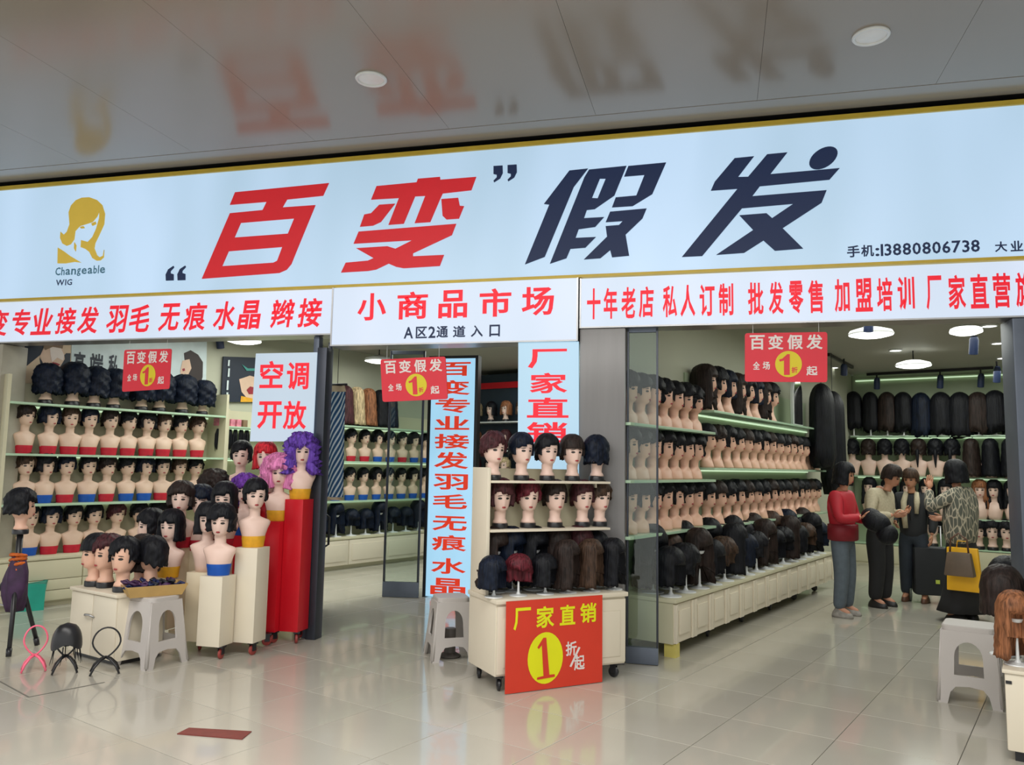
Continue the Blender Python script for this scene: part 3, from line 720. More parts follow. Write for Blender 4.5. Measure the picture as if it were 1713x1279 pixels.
wall_poster('wall poster of a tilted woman face with dark lips on dark blue, far left', f4([(165, 330), (475, 330), (470, 640), (150, 640)]), M_PT, [
    ('print_dark', M_PD, [f4([(165, 330), (300, 380), (270, 450), (160, 540)]), f4([(440, 440), (470, 440), (465, 570), (390, 600), (330, 560)]), f4([(262, 470), (300, 520), (350, 560), (330, 600), (280, 570)])]),
    ('print_face', M_PF, [f4([(300, 390), (400, 380), (425, 430), (430, 480), (400, 530), (345, 555), (290, 520), (265, 460)])]),
    ('print_highlight', M_PF2, [f4([(330, 400), (400, 400), (425, 450), (420, 490), (380, 470), (345, 500), (335, 450)])]),
    ('print_hair', M_PG, [f4([(285, 395), (330, 375), (420, 378), (415, 410), (350, 398), (300, 420)])]),
    ('print_lips', M_LP, [f4([(345, 500), (375, 505), (398, 515), (375, 535), (352, 522)])])])
wall_poster('pale wall poster with black characters and a long-haired woman in profile', f4([(478, 330), (1380, 330), (1372, 700), (470, 700)]), M_PW, [
    ('print_hair', mat('poster_hair', sr(40, 26, 24), .5), [f4([(1230, 490), (1225, 440), (1270, 420), (1320, 450), (1352, 500), (1350, 600), (1325, 680), (1215, 680), (1250, 600), (1260, 540)])]),
    ('print_face', M_PF, [f4([(1215, 490), (1262, 480), (1275, 540), (1245, 600), (1240, 660), (1215, 640), (1200, 560)])]),
    ('print_lips', M_LP, [f4([(1212, 545), (1228, 540), (1232, 556), (1216, 562)])])],
    [('高', 485/3.984, 480+435/3.984, 570/3.984, 480+580/3.984), ('端', 592/3.984, 480+448/3.984, 690/3.984, 480+585/3.984), ('私', 715/3.984, 480+455/3.984, 795/3.984, 480+595/3.984)], M_PD)
# second shelving bay to the right of the upright, with dark poster, boxes and hanging hair
sv2 = shelving('second left wall shelving bay with dark poster, pink boxes and hanging hair', 0, 5.66, 6.75, (.96, 1.43, 1.80), -8.1, -8.39, 2.0, (.47, -7.98), doors=2, drawer=True)
wall_poster('dark wall poster with the lower half of a face and red lips', [(374, 596), (432, 598), (430, 672), (370, 672)], M_PD, [
    ('print_face', M_PF, [[(400, 634), (418, 628), (432, 632), (432, 668), (415, 668), (404, 655)]]),
    ('print_shirt', M_BYEL, [[(403, 662), (430, 668), (430, 672), (402, 672)]]),
    ('print_lips', M_LP, [[(412, 652), (418, 646), (426, 648), (431, 652), (425, 659), (416, 659)]]),
    ('print_ribbon', mat('poster_teal', sr(60, 150, 140), .5), [[(404, 609), (414, 616), (430, 616), (430, 620), (412, 620)]]),
    ('print_line', M_PW, [[(381, 602), (384, 602), (383, 612), (380, 612)], [(381, 616), (384, 616), (383, 630), (380, 630)], [(379, 636), (382, 636), (381, 652), (378, 652)], [(378, 656), (381, 656), (381, 666), (378, 666)]])])
M_PKB = mat('pink_box_card', sr(215, 130, 150), .6, var=.25, scale=30)
for k in range(5):
    p = pt(366+k*10.5, 687, -8.2)
    o = MB().box(-.045, .045, -.03, .03, 0, .085).obj('product_box', M_PKB if k < 4 else M_PG, None, bevel=.002); o.location = (p.x, p.y, 1.801); o.rotation_euler.z = -SH
    tag(o, 'small pink box on the narrow shelf, %s from the left' % ORD[k] if k < 4 else 'small brown box at the end of the pink boxes', 'box', 'boxes on the narrow shelf')
def strand_mesh(L, w, seed):
    rnd = random.Random(seed); b = MB()
    for k in range(7):
        x = (k-3)*w/7; y = rnd.uniform(-.012, .012); l = L*rnd.uniform(.86, 1)
        b.tube([(x*.5, 0, 0), (x*.9, y, -l*.25), (x, y, -l*.7), (x*.9, y*.5, -l)], [w*.10, w*.16, w*.14, w*.03], 6)
    return b.mesh('hair_piece', HC['black'], True)
for k in range(6):
    p = pt(366+k*9.5, 712, -8.16)
    o = mesh_obj('hair_piece', strand_mesh(.27, .07, k)); o.location = (p.x, p.y, 1.765); o.rotation_euler.z = R(69)
    tag(o, 'dark hair piece hanging under the narrow shelf, %s from the left' % ORD[k], 'hair piece', 'hair pieces hanging in the second bay')

# ================================================================== MIDDLE (seen through the entrance)
shelving('shelving on the left wall deep behind the entrance, with two rows of busts', 0, 6.85, 9.6, (.89, 1.42, 1.90), -8.03, -8.39, 2.1, (.42, -7.98), doors=4)
mid_z = (1.421, .891)
for r_, (z, cols) in enumerate(((1.421, ['blue', 'red', 'red', 'red', 'blue', 'blue', 'red', 'blue', 'blue']), (.891, ['blue']))):
    for k in range(9):
        s = 7.2+k*.255; 
        bust(st(s, -8.2, z), FACE_T+random.uniform(-.2, .2), 'bust in a %s bandeau, %s from left in the %s row behind the entrance' % (cols[k % len(cols)], ORD[k], ('upper', 'lower')[r_]),
             ('short', 'full', 'pixie')[k % 3], 'black', k % 4, cols[k % len(cols)], 'bust_skin', 'busts behind the entrance', .88)
def wig_mesh(style, color, seed): return hair_mesh(style, color, seed)
STAND = MB().lathe([(.075, 0), (.072, .006), (.02, .014), (.010, .03), (.008, .12), (.008, .24), (.03, .25), (.04, .27)], 16).mesh('stand', M_WHT, 'auto')
def stand_wig(loc, label, style, color, seed, group, sc=1., rz=0., lift=0.):
    t = thing('wig_on_stand', label, 'wig', loc, rz, group); t.scale = (sc, sc, sc)
    mesh_obj('stand', STAND, t)
    o = mesh_obj('wig', hair_mesh(style, color, seed), t); o.location.z = -.215+(max(lift, .10) if style == 'long' else max(lift, -.03))
    return t
for k in range(9):
    stand_wig(st(7.15+k*.27, -8.12, .421), 'dark wig, %s from left on the counter behind the entrance' % ORD[k], ('bob', 'long', 'full')[k % 3], 'blue_black', k % 4, 'wigs on the counter behind the entrance', 1.05, FACE_T)
# long wigs hanging over the middle shelving
for k, (x, c, st_) in enumerate(((577, 'wine', 'vlong'), (596, 'blonde', 'vlong'), (616, 'auburn', 'vlong'), (636, 'black', 'vlong'), (652, 'blue_black', 'vlong'))):
    p = pt(x, 650, -8.2)
    t = thing('long_wig', '%s long wig on the top shelf behind the entrance' % ('wine-tinted', 'pale blonde', 'auburn', 'black', 'rightmost blue-black')[k], 'wig', (p.x, p.y, 1.901), FACE_T+pi, 'long wigs on the top shelf behind the entrance')
    mesh_obj('stand', STAND, t); o = mesh_obj('wig', hair_mesh('vlong', c, k % 4), t); o.location.z = .0
# back wall shelving with small heads
bk = thing('display_shelving', 'dark shelving on the far wall between the lightbox and the vertical sign', 'shelving', st(10.4, -8.3), -SH)
bxo('back_panel', mat('dark_blue_panel', sr(38, 52, 66), .5), (0, 4.4, .16, .19, 0, 2.9), bk)
bxo('header', M_REDLQ, (0, 4.4, .12, .16, 2.66, 2.76), bk)
for z in (1.2, 1.64, 2.10): bxo('shelf', M_WHT, (0, 4.4, -.12, .16, z-.02, z), bk, .003)
bxo('carcass', M_CREAM, (0, 4.4, -.2, .16, 0, .45), bk)
for r_, z in enumerate((2.101, 1.641, 1.201)):
    for k in range(9):
        c = ('blonde', 'black', 'auburn', 'brown', 'wine', 'black')[(k+r_*2) % 6]
        bust(st(10.36, -8.1+k*.30, z), pi-R(21)+pi, 'small head with %s hair, %s from left on the %s shelf of the far wall' % (c, ORD[k], ('top', 'middle', 'lowest')[r_]), ('bob', 'short', 'long')[(k+r_) % 3] if r_ else 'bob', c, k % 4, None, 'head_pale', 'heads on the far wall shelving', .95)
# hanging striped cloth
def stripes():
    m = bpy.data.materials.new('diagonal_stripes'); m.use_nodes = True; nt = m.node_tree; b = nt.nodes['Principled BSDF']; b.inputs['Roughness'].default_value = .7
    tc = nt.nodes.new('ShaderNodeTexCoord'); mp = nt.nodes.new('ShaderNodeMapping'); mp.inputs['Rotation'].default_value = (0, R(-26), 0)
    w = nt.nodes.new('ShaderNodeTexWave'); w.bands_direction = 'X'; w.inputs['Scale'].default_value = 8.5; w.inputs['Distortion'].default_value = .15
    rp = nt.nodes.new('ShaderNodeValToRGB'); rp.color_ramp.interpolation = 'CONSTANT'; rp.color_ramp.elements[1].position = .62
    rp.color_ramp.elements[0].color = sr(36, 84, 134)+(1,); rp.color_ramp.elements[1].color = sr(215, 228, 238)+(1,)
    nt.links.new(tc.outputs['Object'], mp.inputs[0]); nt.links.new(mp.outputs[0], w.inputs[0]); nt.links.new(w.outputs[0], rp.inputs[0]); nt.links.new(rp.outputs[0], b.inputs['Base Color']); return m
YC = 7.0
a = py(547, 655, YC); b_ = py(575, 655, YC); zt = a.z; zb = py(550, 836, YC).z; w_ = b_.x-a.x
cl = thing('hanging_cloth', 'tall blue cloth with white diagonal stripes hanging beside the left door post', 'cloth', ((a.x+b_.x)/2+.015, YC, zb))
def sheet(w, z0, z1, name, m, parent, wav=.012):
    b = MB(); n, k = 14, 10; vs = []; fs = []
    for j in range(k+1):
        for i in range(n+1):
            u = i/n; v = j/k; vs.append(((u-.5)*w*(1+.14*(1-v)), wav*sin(u*9+v*2)+.01, z0+(z1-z0)*v))
    for j in range(k):
        for i in range(n): a0 = j*(n+1)+i; fs.append((a0, a0+1, a0+n+2, a0+n+1))
    N = len(vs); b.add(vs+[(x, y+.004, z) for x, y, z in vs], fs+[tuple(q+N for q in reversed(f)) for f in fs])
    return b.obj(name, m, parent, True)
sheet(w_*1.02, .03, zt-zb, 'striped_cloth', stripes(), cl)
sheet(w_*1.0, 0, .028, 'hem', M_PT, cl); sheet(w_*.9, zt-zb+.002, zt-zb+.06, 'top_band', M_PT, cl)
MB().tube([(-.1, .012, zt-zb+.07), (.1, .012, zt-zb+.07)], .012, 8).obj('rail', M_BLK, cl, True)
MB().tube([(0, .012, zt-zb+.07), (0, .012, 2.97-zb)], .003, 6).obj('cord', M_BLK, cl, True)

# ================================================================== STEPPED PEDESTALS
CAST = MB()
CAST.lathe([(.03, -.011), (.036, -.007), (.036, .007), (.03, .011)], 16, Matrix.Translation((0, 0, .036)) @ Matrix.Rotation(pi/2, 4, 'Y'))
ME_WHEEL = CAST.mesh('caster_wheel', mat('caster_red', sr(150, 60, 55), .5), 'auto')
ME_WHEELB = bpy.data.meshes.new_from_object(bpy.data.objects.new('x', ME_WHEEL)); ME_WHEELB.materials.clear(); ME_WHEELB.materials.append(M_BLK)
def caster(parent, x, y, red=True, top=.09):
    f = MB().box(-.016, -.013, -.02, .02, .03, top-.012).box(.013, .016, -.02, .02, .03, top-.012).box(-.024, .024, -.03, .03, top-.012, top).obj('caster', M_BLK, parent)
    f.location = (x, y, 0); w = mesh_obj('wheel', ME_WHEEL if red else ME_WHEELB, f); f.rotation_euler.z = random.uniform(-.8, .8); return f
# white unit
c1 = pz(366, 1083, .09); c2 = pz(423, 1076.5, .09); c3 = pz(497.5, 1057.6, .09)
D1 = .215
un = thing('stepped_plinth', 'cream stepped display plinth on casters with tall square columns, beside the red one', 'plinth', (c1.x-.3, c1.y+.25, 0))
def col(parent, x1, y0, w, d, h, m, z0=.09):
    o = wpart(MB().box(x1-w+.001, x1-.001, y0, y0+d-.001, z0, h), 'column', m, parent, bevel=.003); return o
M_WH2 = mat('warm_cream_lacquer', sr(226, 212, 184), .38, var=.02)
h1, h2 = zat(c1, 965), zat(c2, 917); hr2 = zat(c3, 835.5)
PED = []                                       # (x_center, y_center, top)
def addcol(parent, x1, y0, w, d, h, m): col(parent, x1, y0, w, d, h, m); PED.append((x1-w/2, y0+d/2, h)); return len(PED)-1
w1 = .185
k1 = addcol(un, c1.x, c1.y, w1, .17, h1, M_WHITE)
k2 = addcol(un, c2.x, c2.y, w1, .17, h2, M_WHITE)
k0 = addcol(un, c1.x-w1, c1.y+.10, w1, .19, h1+.005, M_WH2)
wpart(MB().box(c1.x-.55, c2.x-.19, c1.y+.175, c1.y+.85, .092, .14), 'base', M_WH2, un)
for x, y in ((c1.x-.02, c1.y+.06), (c2.x-.03, c2.y+.05), (c1.x-.33, c1.y+.25), (c2.x-.1, c2.y+.35)): 
    o = caster(un, x-un.location.x, y-un.location.y)
ur = thing('stepped_plinth', 'bright red stepped display plinth on casters next to the left door post', 'plinth', (c3.x-.1, c3.y+.1, 0))
kr2 = addcol(ur, c3.x, c3.y, .16, .17, hr2, M_REDLQ)
kr1 = addcol(ur, c3.x-.161, c3.y-.06, .16, .19, zat(pz(458, 1060, .09), 873), M_REDLQ)
wpart(MB().box(c3.x-.42, c3.x-.17, c3.y+.175, c3.y+.52, .092, .14), 'base', M_REDLQ, ur)
for x, y in ((c3.x-.03, c3.y+.04), (c3.x-.2, c3.y+.0), (c3.x-.36, c3.y+.2), (c3.x-.1, c3.y+.2)): caster(ur, x-ur.location.x, y-ur.location.y)
def on(k, px_, top_y, label, rz, **kw):
    x, y, h = PED[k]; p = Vector((x, y, h)); return bust((x, y, h+.0008), FACE_CAM(p)+rz, label, group=None, **kw)
on(k1, 0, 0, 'bust in a bright blue bandeau with a black pixie wig, on the front cream column', -.25, style='full', color='black', band='blue', body='bust_pale', seed=1, sc=1.0)
on(k2, 0, 0, 'bust in a yellow bandeau with a short black wig, on the tallest cream column', .15, style='short', color='black', band='yellow', body='bust_pale', seed=2)
on(k0, 0, 0, 'bare-shouldered bust with a black fringed bob behind the blue bandeau bust', -.1, style='bob', color='black', band=None, body='bust_pale', seed=3)
on(kr2, 0, 0, 'bust in a gold bandeau with a big purple curly wig, on the tallest red column', .1, style='curly', color='violet', band='yellow', body='bust_pale', seed=1)
on(kr1, 0, 0, 'bust in an orange bandeau with a fluffy pink bob wig on the red plinth', -.05, style='fluffy', color='pink', band='yellow', body='bust_pale', seed=2)
def crowd(parent, m, px_, top_y, Y, label, rz, sc=1., **kw):
    q = py(px_, top_y, Y); h = q.z-.505*sc
    wpart(MB().box(q.x-.06, q.x+.06, Y-.06, Y+.06, .14, h), 'column', m, parent)
    return bust((q.x, Y, h+.0008), FACE_CAM(q)+rz, label, sc=sc, **kw)
for px_, ty, dy, lb, rz, kw in (
    (288, 852, .24, 'bust in an orange-yellow bandeau with collar-length black hair, turned left', -.45, dict(style='bob', color='black', band='yellow', seed=1)),
    (252, 852, .40, 'bust with its back-swept black wig turned away, left end of the cream plinth', -1.2, dict(style='full', color='black', band=None, seed=3)),
    (377, 806, .32, 'bust in a red bandeau with a big black bob, behind the blue bandeau bust', -.25, dict(style='bob', color='black', band='red', seed=0)),
    (338, 812, .50, 'bust with a black bob, middle of the three at the back of the cream plinth', -.2, dict(style='full', color='blue_black', band='red', seed=2)),
    (305, 806, .38, 'bust with layered dark hair, leftmost at the back of the cream plinth', -.2, dict(style='full', color='dark_brown', band='red', seed=3)),
    (357, 788, .74, 'bust with a big dark brown wig turned away, furthest back on the cream plinth', -2.3, dict(style='puffy', color='dark_brown', band=None, seed=1))):
    crowd(un, M_WH2, px_, ty, c1.y+dy, lb, rz, body='bust_pale', **kw)
for px_, ty, dy, lb, rz, kw in (
    (445, 738, .26, 'bust with a smooth red bob wig behind the pink wig', -.15, dict(style='bob', color='red', band='red', seed=1)),
    (411, 795, .10, 'bust with a deep purple bob wig left of the pink wig', -.2, dict(style='puffy', color='purple', band='blue', seed=3, sc=.95)),
    (405, 737, .44, 'bust with a short black wig behind the purple bob', -.2, dict(style='short', color='black', band='blue', seed=2))):
    crowd(ur, M_REDLQ, px_, ty, c3.y+dy, lb, rz, body='bust_pale', **kw)

# ================================================================== LEFT FOREGROUND
# small cabinet with five heads
A_ = pz(113, 1087, .03); B_ = pz(188.5, 1108, .03); d = B_-A_; rzc = atan2(d.y, d.x); wc = d.length; hc = zat(A_, 980)
cb = thing('small_cabinet', 'small cream two-door cabinet carrying five mannequin heads', 'cabinet', (A_.x, A_.y, 0), rzc)
bxo('carcass', M_WHITE, (0, wc, .012, .36, .03, hc-.025), cb, .004); bxo('top', M_WHITE, (-.012, wc+.012, -.012, .37, hc-.025, hc), cb, .006)
bxo('plinth', M_BLK, (.03, wc-.03, .04, .33, 0, .03), cb)
for k in range(2):
    dr = bxo('door', M_WHITE, (wc/2*k+.003, wc/2*(k+1)-.003, 0, .0115, .035, hc-.03), cb, .003)
MB().tube([(wc/2-.09, -.004, hc*.62), (wc/2-.06, -.02, hc*.62+.012), (wc/2+.0, -.022, hc*.62+.016), (wc/2+.03, -.004, hc*.62)], [.006, .008, .008, .006], 8).obj('handle', M_METAL, cb, True)
cbm = Matrix.Translation((A_.x, A_.y, 0)) @ Matrix.Rotation(rzc, 4, 'Z')
for k, (u, v, rz, sty, c, lb) in enumerate(((.10, .10, -1.15, 'cap', 'black', 'peach mannequin head in profile with side-parted black wig, leftmost on the small cabinet'),
        (.22, .12, -.95, 'pixie', 'wine', 'peach mannequin head with a wine-tinted fringe, second on the small cabinet'),
        (wc-.10, .09, -.62, 'pixie', 'black', 'peach mannequin head with a ragged black fringe, front right on the small cabinet'),
        (wc-.18, .27, -2.2, 'bob', 'dark_brown', 'peach mannequin head with a dark bob, behind on the small cabinet'),
        (wc-.06, .27, -2.4, 'short', 'black', 'peach mannequin head in a short black wig, turned away, right rear on small cabinet'))):
    q = cbm @ Vector((u, v, hc+.0008)); bust(q, FACE_CAM(q)+rz, lb, sty, c, k % 4, None, 'head_peach', None, 1.08)
# plastic stools
def stool(label, c, rz, ht, top, bot, gap=None):
    t = thing('plastic_stool', label, 'stool', (c[0], c[1], 0), rz)
    sm = MB(); n = 6; ol = []; r = .045; h = top/2
    for cx, cy, a0 in ((h-r, h-r, 0), (-h+r, h-r, pi/2), (-h+r, -h+r, pi), (h-r, -h+r, 1.5*pi)):
        for k in range(n+1): a = a0+pi/2*k/n; ol.append((cx+r*cos(a), cy+r*sin(a)))
    N = len(ol); vs = [(x, y, ht-.03) for x, y in ol]+[(x, y, ht-.006) for x, y in ol]+[(x*.96, y*.96, ht) for x, y in ol]
    fs = [tuple(range(N-1, -1, -1)), tuple(2*N+i for i in range(N))]
    for k in range(2):
        for i in range(N): j = (i+1) % N; fs.append((k*N+i, k*N+j, (k+1)*N+j, (k+1)*N+i))
    sm.add(vs, fs).obj('seat', M_GREYP, t, smooth='auto')
    H_ = ht-.03; hw = lambda v: (top/2-.002)+(bot/2-top/2)*(1-v)
    def arch(x, z0, z1, k=10):
        return [(-x, z0)]+[(-x*cos(pi*i/k), z1-x*1.0+x*1.0*sin(pi*i/k)) for i in range(k+1)]+[(x, z0)]
    outer = [(-1.0, 0), (-.70, 0), (-.62, .16), (-.45, .24), (0, .26), (.45, .24), (.62, .16), (.70, 0), (1.0, 0), (1.0, 1), (-1.0, 1)]
    k = 10; hole = [(-.50, .40), (.50, .40)]+[(.50*cos(pi*i/k), .66+.20*sin(pi*i/k)) for i in range(k+1)]
    for q in range(4):
        rot = Matrix.Rotation(q*pi/2, 4, 'Z')
        def fr(u, v, w): 
            s = hw(v); return rot @ Vector((u*s, -s+w*1.0, v*H_))
        me = poly_mesh('side_panel', [outer, hole], .014, M_GREYP, fr); mesh_obj('side_panel', me, t)
        fl_ = MB()
        for v0, v1 in ((0, .5), (.5, 1)):
            pass
    rib = MB()
    for sx, sy in ((-1, -1), (1, -1), (1, 1), (-1, 1)):
        rib.tube([(sx*(bot/2-.004), sy*(bot/2-.004), 0.012), (sx*(top/2-.012), sy*(top/2-.012), H_-.01)], .013, 8)
    rib.obj('corner_ribs', M_GREYP, t, True)
    return t
pS = pz(253, 1108, 0)
stool('light grey plastic stool carrying the cardboard tray, left foreground', (pS.x, pS.y), FACE_CAM(pS)+R(38), .46, .245, .33)
p3 = pz(1631, 1172, 0)
stool('light grey plastic stool at the right, beside the white table with wigs', (p3.x-.01, p3.y+.02), FACE_CAM(p3)-R(4), .465, .29, .345)
p2 = pz(752, 1098, 0)
st2_ = stool('light grey plastic stool half hidden behind the white display stand', (p2.x, p2.y), FACE_CAM(p2)+R(12), .44, .24, .32)
bk2 = MB().lathe([(.075, 0), (.085, .01), (.05, .03), (.042, .035), (.042, .2), (.038, .205)], 16).obj('plastic_holder', mat('dark_grey_plastic', sr(95, 90, 86), .5), None, smooth='auto'); bk2.location = (p2.x, p2.y, .001)
tag(bk2, 'dark grey plastic cup-shaped holder under the half hidden stool', 'holder')
# tray on the stool with dark hair clips
tz = .461
tr = thing('cardboard_tray', 'shallow brown cardboard tray on the left plastic stool', 'tray', (pS.x-.02, pS.y, tz), FACE_CAM(pS)+R(14))
M_CARD = mat('cardboard', sr(190, 155, 95), .7, var=.08)
hw, hd, hh = .20, .12, .075
tb = MB(); bw, bd = hw*.84, hd*.8
tb.add([(-bw, -bd, 0), (bw, -bd, 0), (bw, bd, 0), (-bw, bd, 0), (-hw, -hd, hh), (hw, -hd, hh), (hw, hd, hh), (-hw, hd, hh),
        (-bw+.004, -bd+.004, .004), (bw-.004, -bd+.004, .004), (bw-.004, bd-.004, .004), (-bw+.004, bd-.004, .004), (-hw+.004, -hd+.004, hh), (hw-.004, -hd+.004, hh), (hw-.004, hd-.004, hh), (-hw+.004, hd-.004, hh)],
       [(3, 2, 1, 0), (0, 1, 5, 4), (1, 2, 6, 5), (2, 3, 7, 6), (3, 0, 4, 7), (8, 9, 10, 11), (9, 8, 12, 13), (10, 9, 13, 14), (11, 10, 14, 15), (8, 11, 15, 12), (4, 5, 13, 12), (5, 6, 14, 13), (6, 7, 15, 14), (7, 4, 12, 15)])
tb.obj('tray', M_CARD, tr)
M_CLOTHN = [mat('navy_ribbon', sr(28, 40, 84), .5, var=.3, scale=30), mat('purple_ribbon', sr(70, 40, 80), .5, var=.3, scale=30), mat('black_ribbon', (.02, .02, .03), .5)]
bows = []
for k in range(14):
    rnd = random.Random(k); b = MB(); L_ = .068
    for s in (-1, 1):
        b.tube([(0, 0, 0), (s*L_*.5, .012, .016), (s*L_, 0, .006), (s*L_*.5, -.014, .0), (0, 0, 0)], [.006, .012, .010, .012, .006], 6)
    b.ell((0, 0, .004), (.011, .011, .011), 8, 5)
    x = -.14+.31*(k % 7)/7+rnd.uniform(-.01, .01); y = -.045+.085*(k//7)
    o = b.obj('hair_bow', M_CLOTHN[k % 3], None, True); rm = Matrix.Rotation(tr.rotation_euler.z, 4, 'Z'); q = rm @ Vector((x, y, 0))
    o.location = (tr.location.x+q.x, tr.location.y+q.y, tz+.060+.020*(k % 2)); o.rotation_euler = (rnd.uniform(-.3, .3), rnd.uniform(-.3, .3), rnd.uniform(0, 3))
    tag(o, 'small %s hair bow heaped in the cardboard tray' % ('navy', 'purple', 'black')[k % 3], 'hair bow', '%s hair bows heaped in the cardboard tray' % ('navy', 'purple', 'black')[k % 3])
lin = MB().box(-bw+.006, bw-.006, -bd+.006, bd-.006, .0045, .045).obj('ribbon_bundle', M_CLOTHN[0], None, bevel=.004); lin.location = tr.location; lin.rotation_euler = tr.rotation_euler; tag(lin, 'flat navy bundle of ribbon filling the cardboard tray', 'ribbon')
# wig stands on the floor
def wig_stand(label, base, top_y, m, loopw, cover=False):
    p = pz(*base, 0); h = zat(p, top_y); rz = FACE_CAM(p)
    t = thing('wig_stand', label, 'wig stand', (p.x, p.y, 0), rz); b = MB(); zc = h*.66; n = 28
    zj = h*.36
    pts = []
    for k in range(n):
        a = 2*pi*k/n-pi/2; w = loopw/2*(1-.42*max(0, -sin(a))**1.5); pts.append((w*cos(a), 0, (h+zj)/2+(h-zj)/2*sin(a)))
    b.tube(pts, .0055, 8, closed=True).obj('loop', m, t, True)
    b = MB(); fw_ = loopw*.52
    for sx in (-1, 1):
        for sy in (-1, 1):
            b.tube([(0, 0, zj), (sx*fw_*.35, sy*fw_*.3, zj*.86), (sx*fw_*.75, sy*fw_*.62, zj*.5), (sx*fw_, sy*fw_*.8, .006)], [.009, .008, .008, .006], 8)
    b.obj('legs', m, t, True)
    return t, h
wig_stand('pink wire wig stand standing on the floor', (56, 1122), 1046, M_PINK, .135)
t, h = wig_stand('black wire wig stand with a black mesh wig cap pulled over it', (108, 1125), 1044, M_BLK, .14)
capm = MB(); vs = []; fs = []; n = 22
for k in range(9):
    th = k/8; z = h+.012-.15*th**1.1; r = .078*sqrt(max(0.0, 1-(1-th)**2.2))+.004
    for i in range(n):
        a = 2*pi*i/n; vs.append((r*1.12*cos(a), r*sin(a)*.95, z+(.02*sin(a*3) if k == 8 else 0)))
for k in range(8):
    for i in range(n): j = (i+1) % n; fs.append((k*n+i, (k+1)*n+i, (k+1)*n+j, k*n+j))
fs.append(tuple(range(n)))
capm.add(vs, fs).obj('wig_cap', M_BLK, t, True)
b = MB()
for k in range(9):
    a = -.6+k*.45; x = .075*cos(a*2.1+1); y = .07*sin(a*2.1+1); b.tube([(x, y, h-.13), (x*1.15, y*1.1, h-.2), (x*1.2+.01*sin(k), y, .06)], [.004, .003, .001], 5)
b.obj('loose_hair', HC['black'], t, True)
wig_stand('black wire wig stand with an empty loop in front of the small cabinet', (175, 1126), 1049, M_BLK, .165)
# tripod with head, far left
pT = pz(18, 1088, 0)
tp = thing('tripod', 'black tripod at the left edge holding a mannequin head', 'tripod', (pT.x, pT.y, 0))
hz = zat(pT, 893)
MB().tube([(0, 0, .28), (0, 0, hz)], .022, 12).obj('pole', M_BLK, tp, True)
MB().lathe([(.034, .54), (.044, .56), (.044, .64), (.03, .66)], 14).obj('collar', M_BLK, tp, smooth='auto')
for (ex, ey) in ((pz(14, 1100, 0), 0), (pz(62, 1080, 0), 0), (pz(-60, 1060, 0), 0)):
    v = ex-pT
    MB().tube([(0, 0, .60), (v.x, v.y, .02)], [.018, .015], 10).obj('leg', M_BLK, tp, True)
    MB().tube([(v.x*.93, v.y*.93, .06), (v.x, v.y, .008)], [.02, .018], 10).obj('rubber_foot', M_BLK, tp, True)
    MB().tube([(0, 0, .30), (v.x*.5, v.y*.5, .30)], .006, 6).obj('brace', M_METAL, tp, True)
bust((pT.x-.0, pT.y, hz+.001), FACE_CAM(pT)+1.45, 'mannequin head with a big black wig on the tripod at the left edge, facing right', 'full', 'black', 2, None, 'head_peach', None, .95)
b = MB(); vs = []; fs = []; n = 18
for k in range(8):
    th = k/7; z = .62-.40*th; r = .040+.042*sin(pi*min(1, th*.9))
    for i in range(n): a = 2*pi*i/n; vs.append((r*cos(a)*(1+.22*sin(3*a+th*5)), r*sin(a)*(1+.22*cos(4*a-th*3)), z))
for k in range(7):
    for i in range(n): j = (i+1) % n; fs.append((k*n+i, k*n+j, (k+1)*n+j, (k+1)*n+i))
fs.append(tuple(range(n))); fs.append(tuple(7*n+i for i in reversed(range(n))))
sc_ = b.add(vs, fs).obj('scarf', mat('purple_scarf', sr(58, 34, 66), .7, var=.4, scale=14), None, True); sc_.location = (pT.x, pT.y, .06); tag(sc_, 'dark purple scarf bundled round the tripod pole', 'scarf')
b = MB()
for k in range(4):
    n_ = 20; b.tube([((.046+.006*cos(5*2*pi*i/n_))*cos(2*pi*i/n_), .046*sin(2*pi*i/n_), .47+.03*k+.010*sin(2*pi*i/n_+k)) for i in range(n_)], [.012+.003*(i % 2) for i in range(n_)], 7, closed=True)
hb = b.obj('hair_tie', mat('orange_velvet', sr(190, 90, 20), .6, var=.35, scale=25), None, True); hb.location = (pT.x, pT.y, .12); tag(hb, 'orange and gold hair ties hung on the tripod', 'hair tie')
# turquoise bag
a = pz(20, 1024, 0); b_ = pz(73, 1020, 0); d = b_-a; rz = atan2(d.y, d.x); L_ = d.length; hb_ = zat(b_, 973)
bg = thing('shopping_bag', 'turquoise paper bag on the floor under the left wall cabinets', 'bag', (a.x, a.y, 0), rz)
m = MB(); D_ = .16
vs = [(0, 0, 0), (L_, 0, 0), (L_, D_, 0), (0, D_, 0), (.0, 0, hb_*.9), (L_, 0, hb_*.93), (L_+.03, D_*.9, hb_), (.01, D_*.9, hb_), (L_*.5, -.01, 0), (L_*.5, -.012, hb_*.97), (L_*.5, D_*1.0, hb_*1.02), (L_+.012, D_*.45, hb_*.90), (L_-.01, D_*.5, 0)]
m.add(vs, [(0, 8, 9, 4), (8, 1, 5, 9), (1, 12, 11, 5), (12, 2, 6, 11), (2, 3, 7, 10, 6), (3, 0, 4, 7), (3, 2, 12, 1, 8, 0)]).obj('bag_body', mat('turquoise_paper', sr(30, 160, 140), .5, var=.08), bg)
m2 = MB().add([(0, 0, hb_*.90), (L_*.5, -.012, hb_*.97), (L_, 0, hb_*.93), (L_+.03, D_*.9, hb_), (L_*.5, D_*.8, hb_*.95), (.01, D_*.9, hb_)], [(0, 1, 4, 5), (1, 2, 3, 4)]).obj('folded_top', mat('turquoise_dark', sr(20, 125, 110), .5), bg)
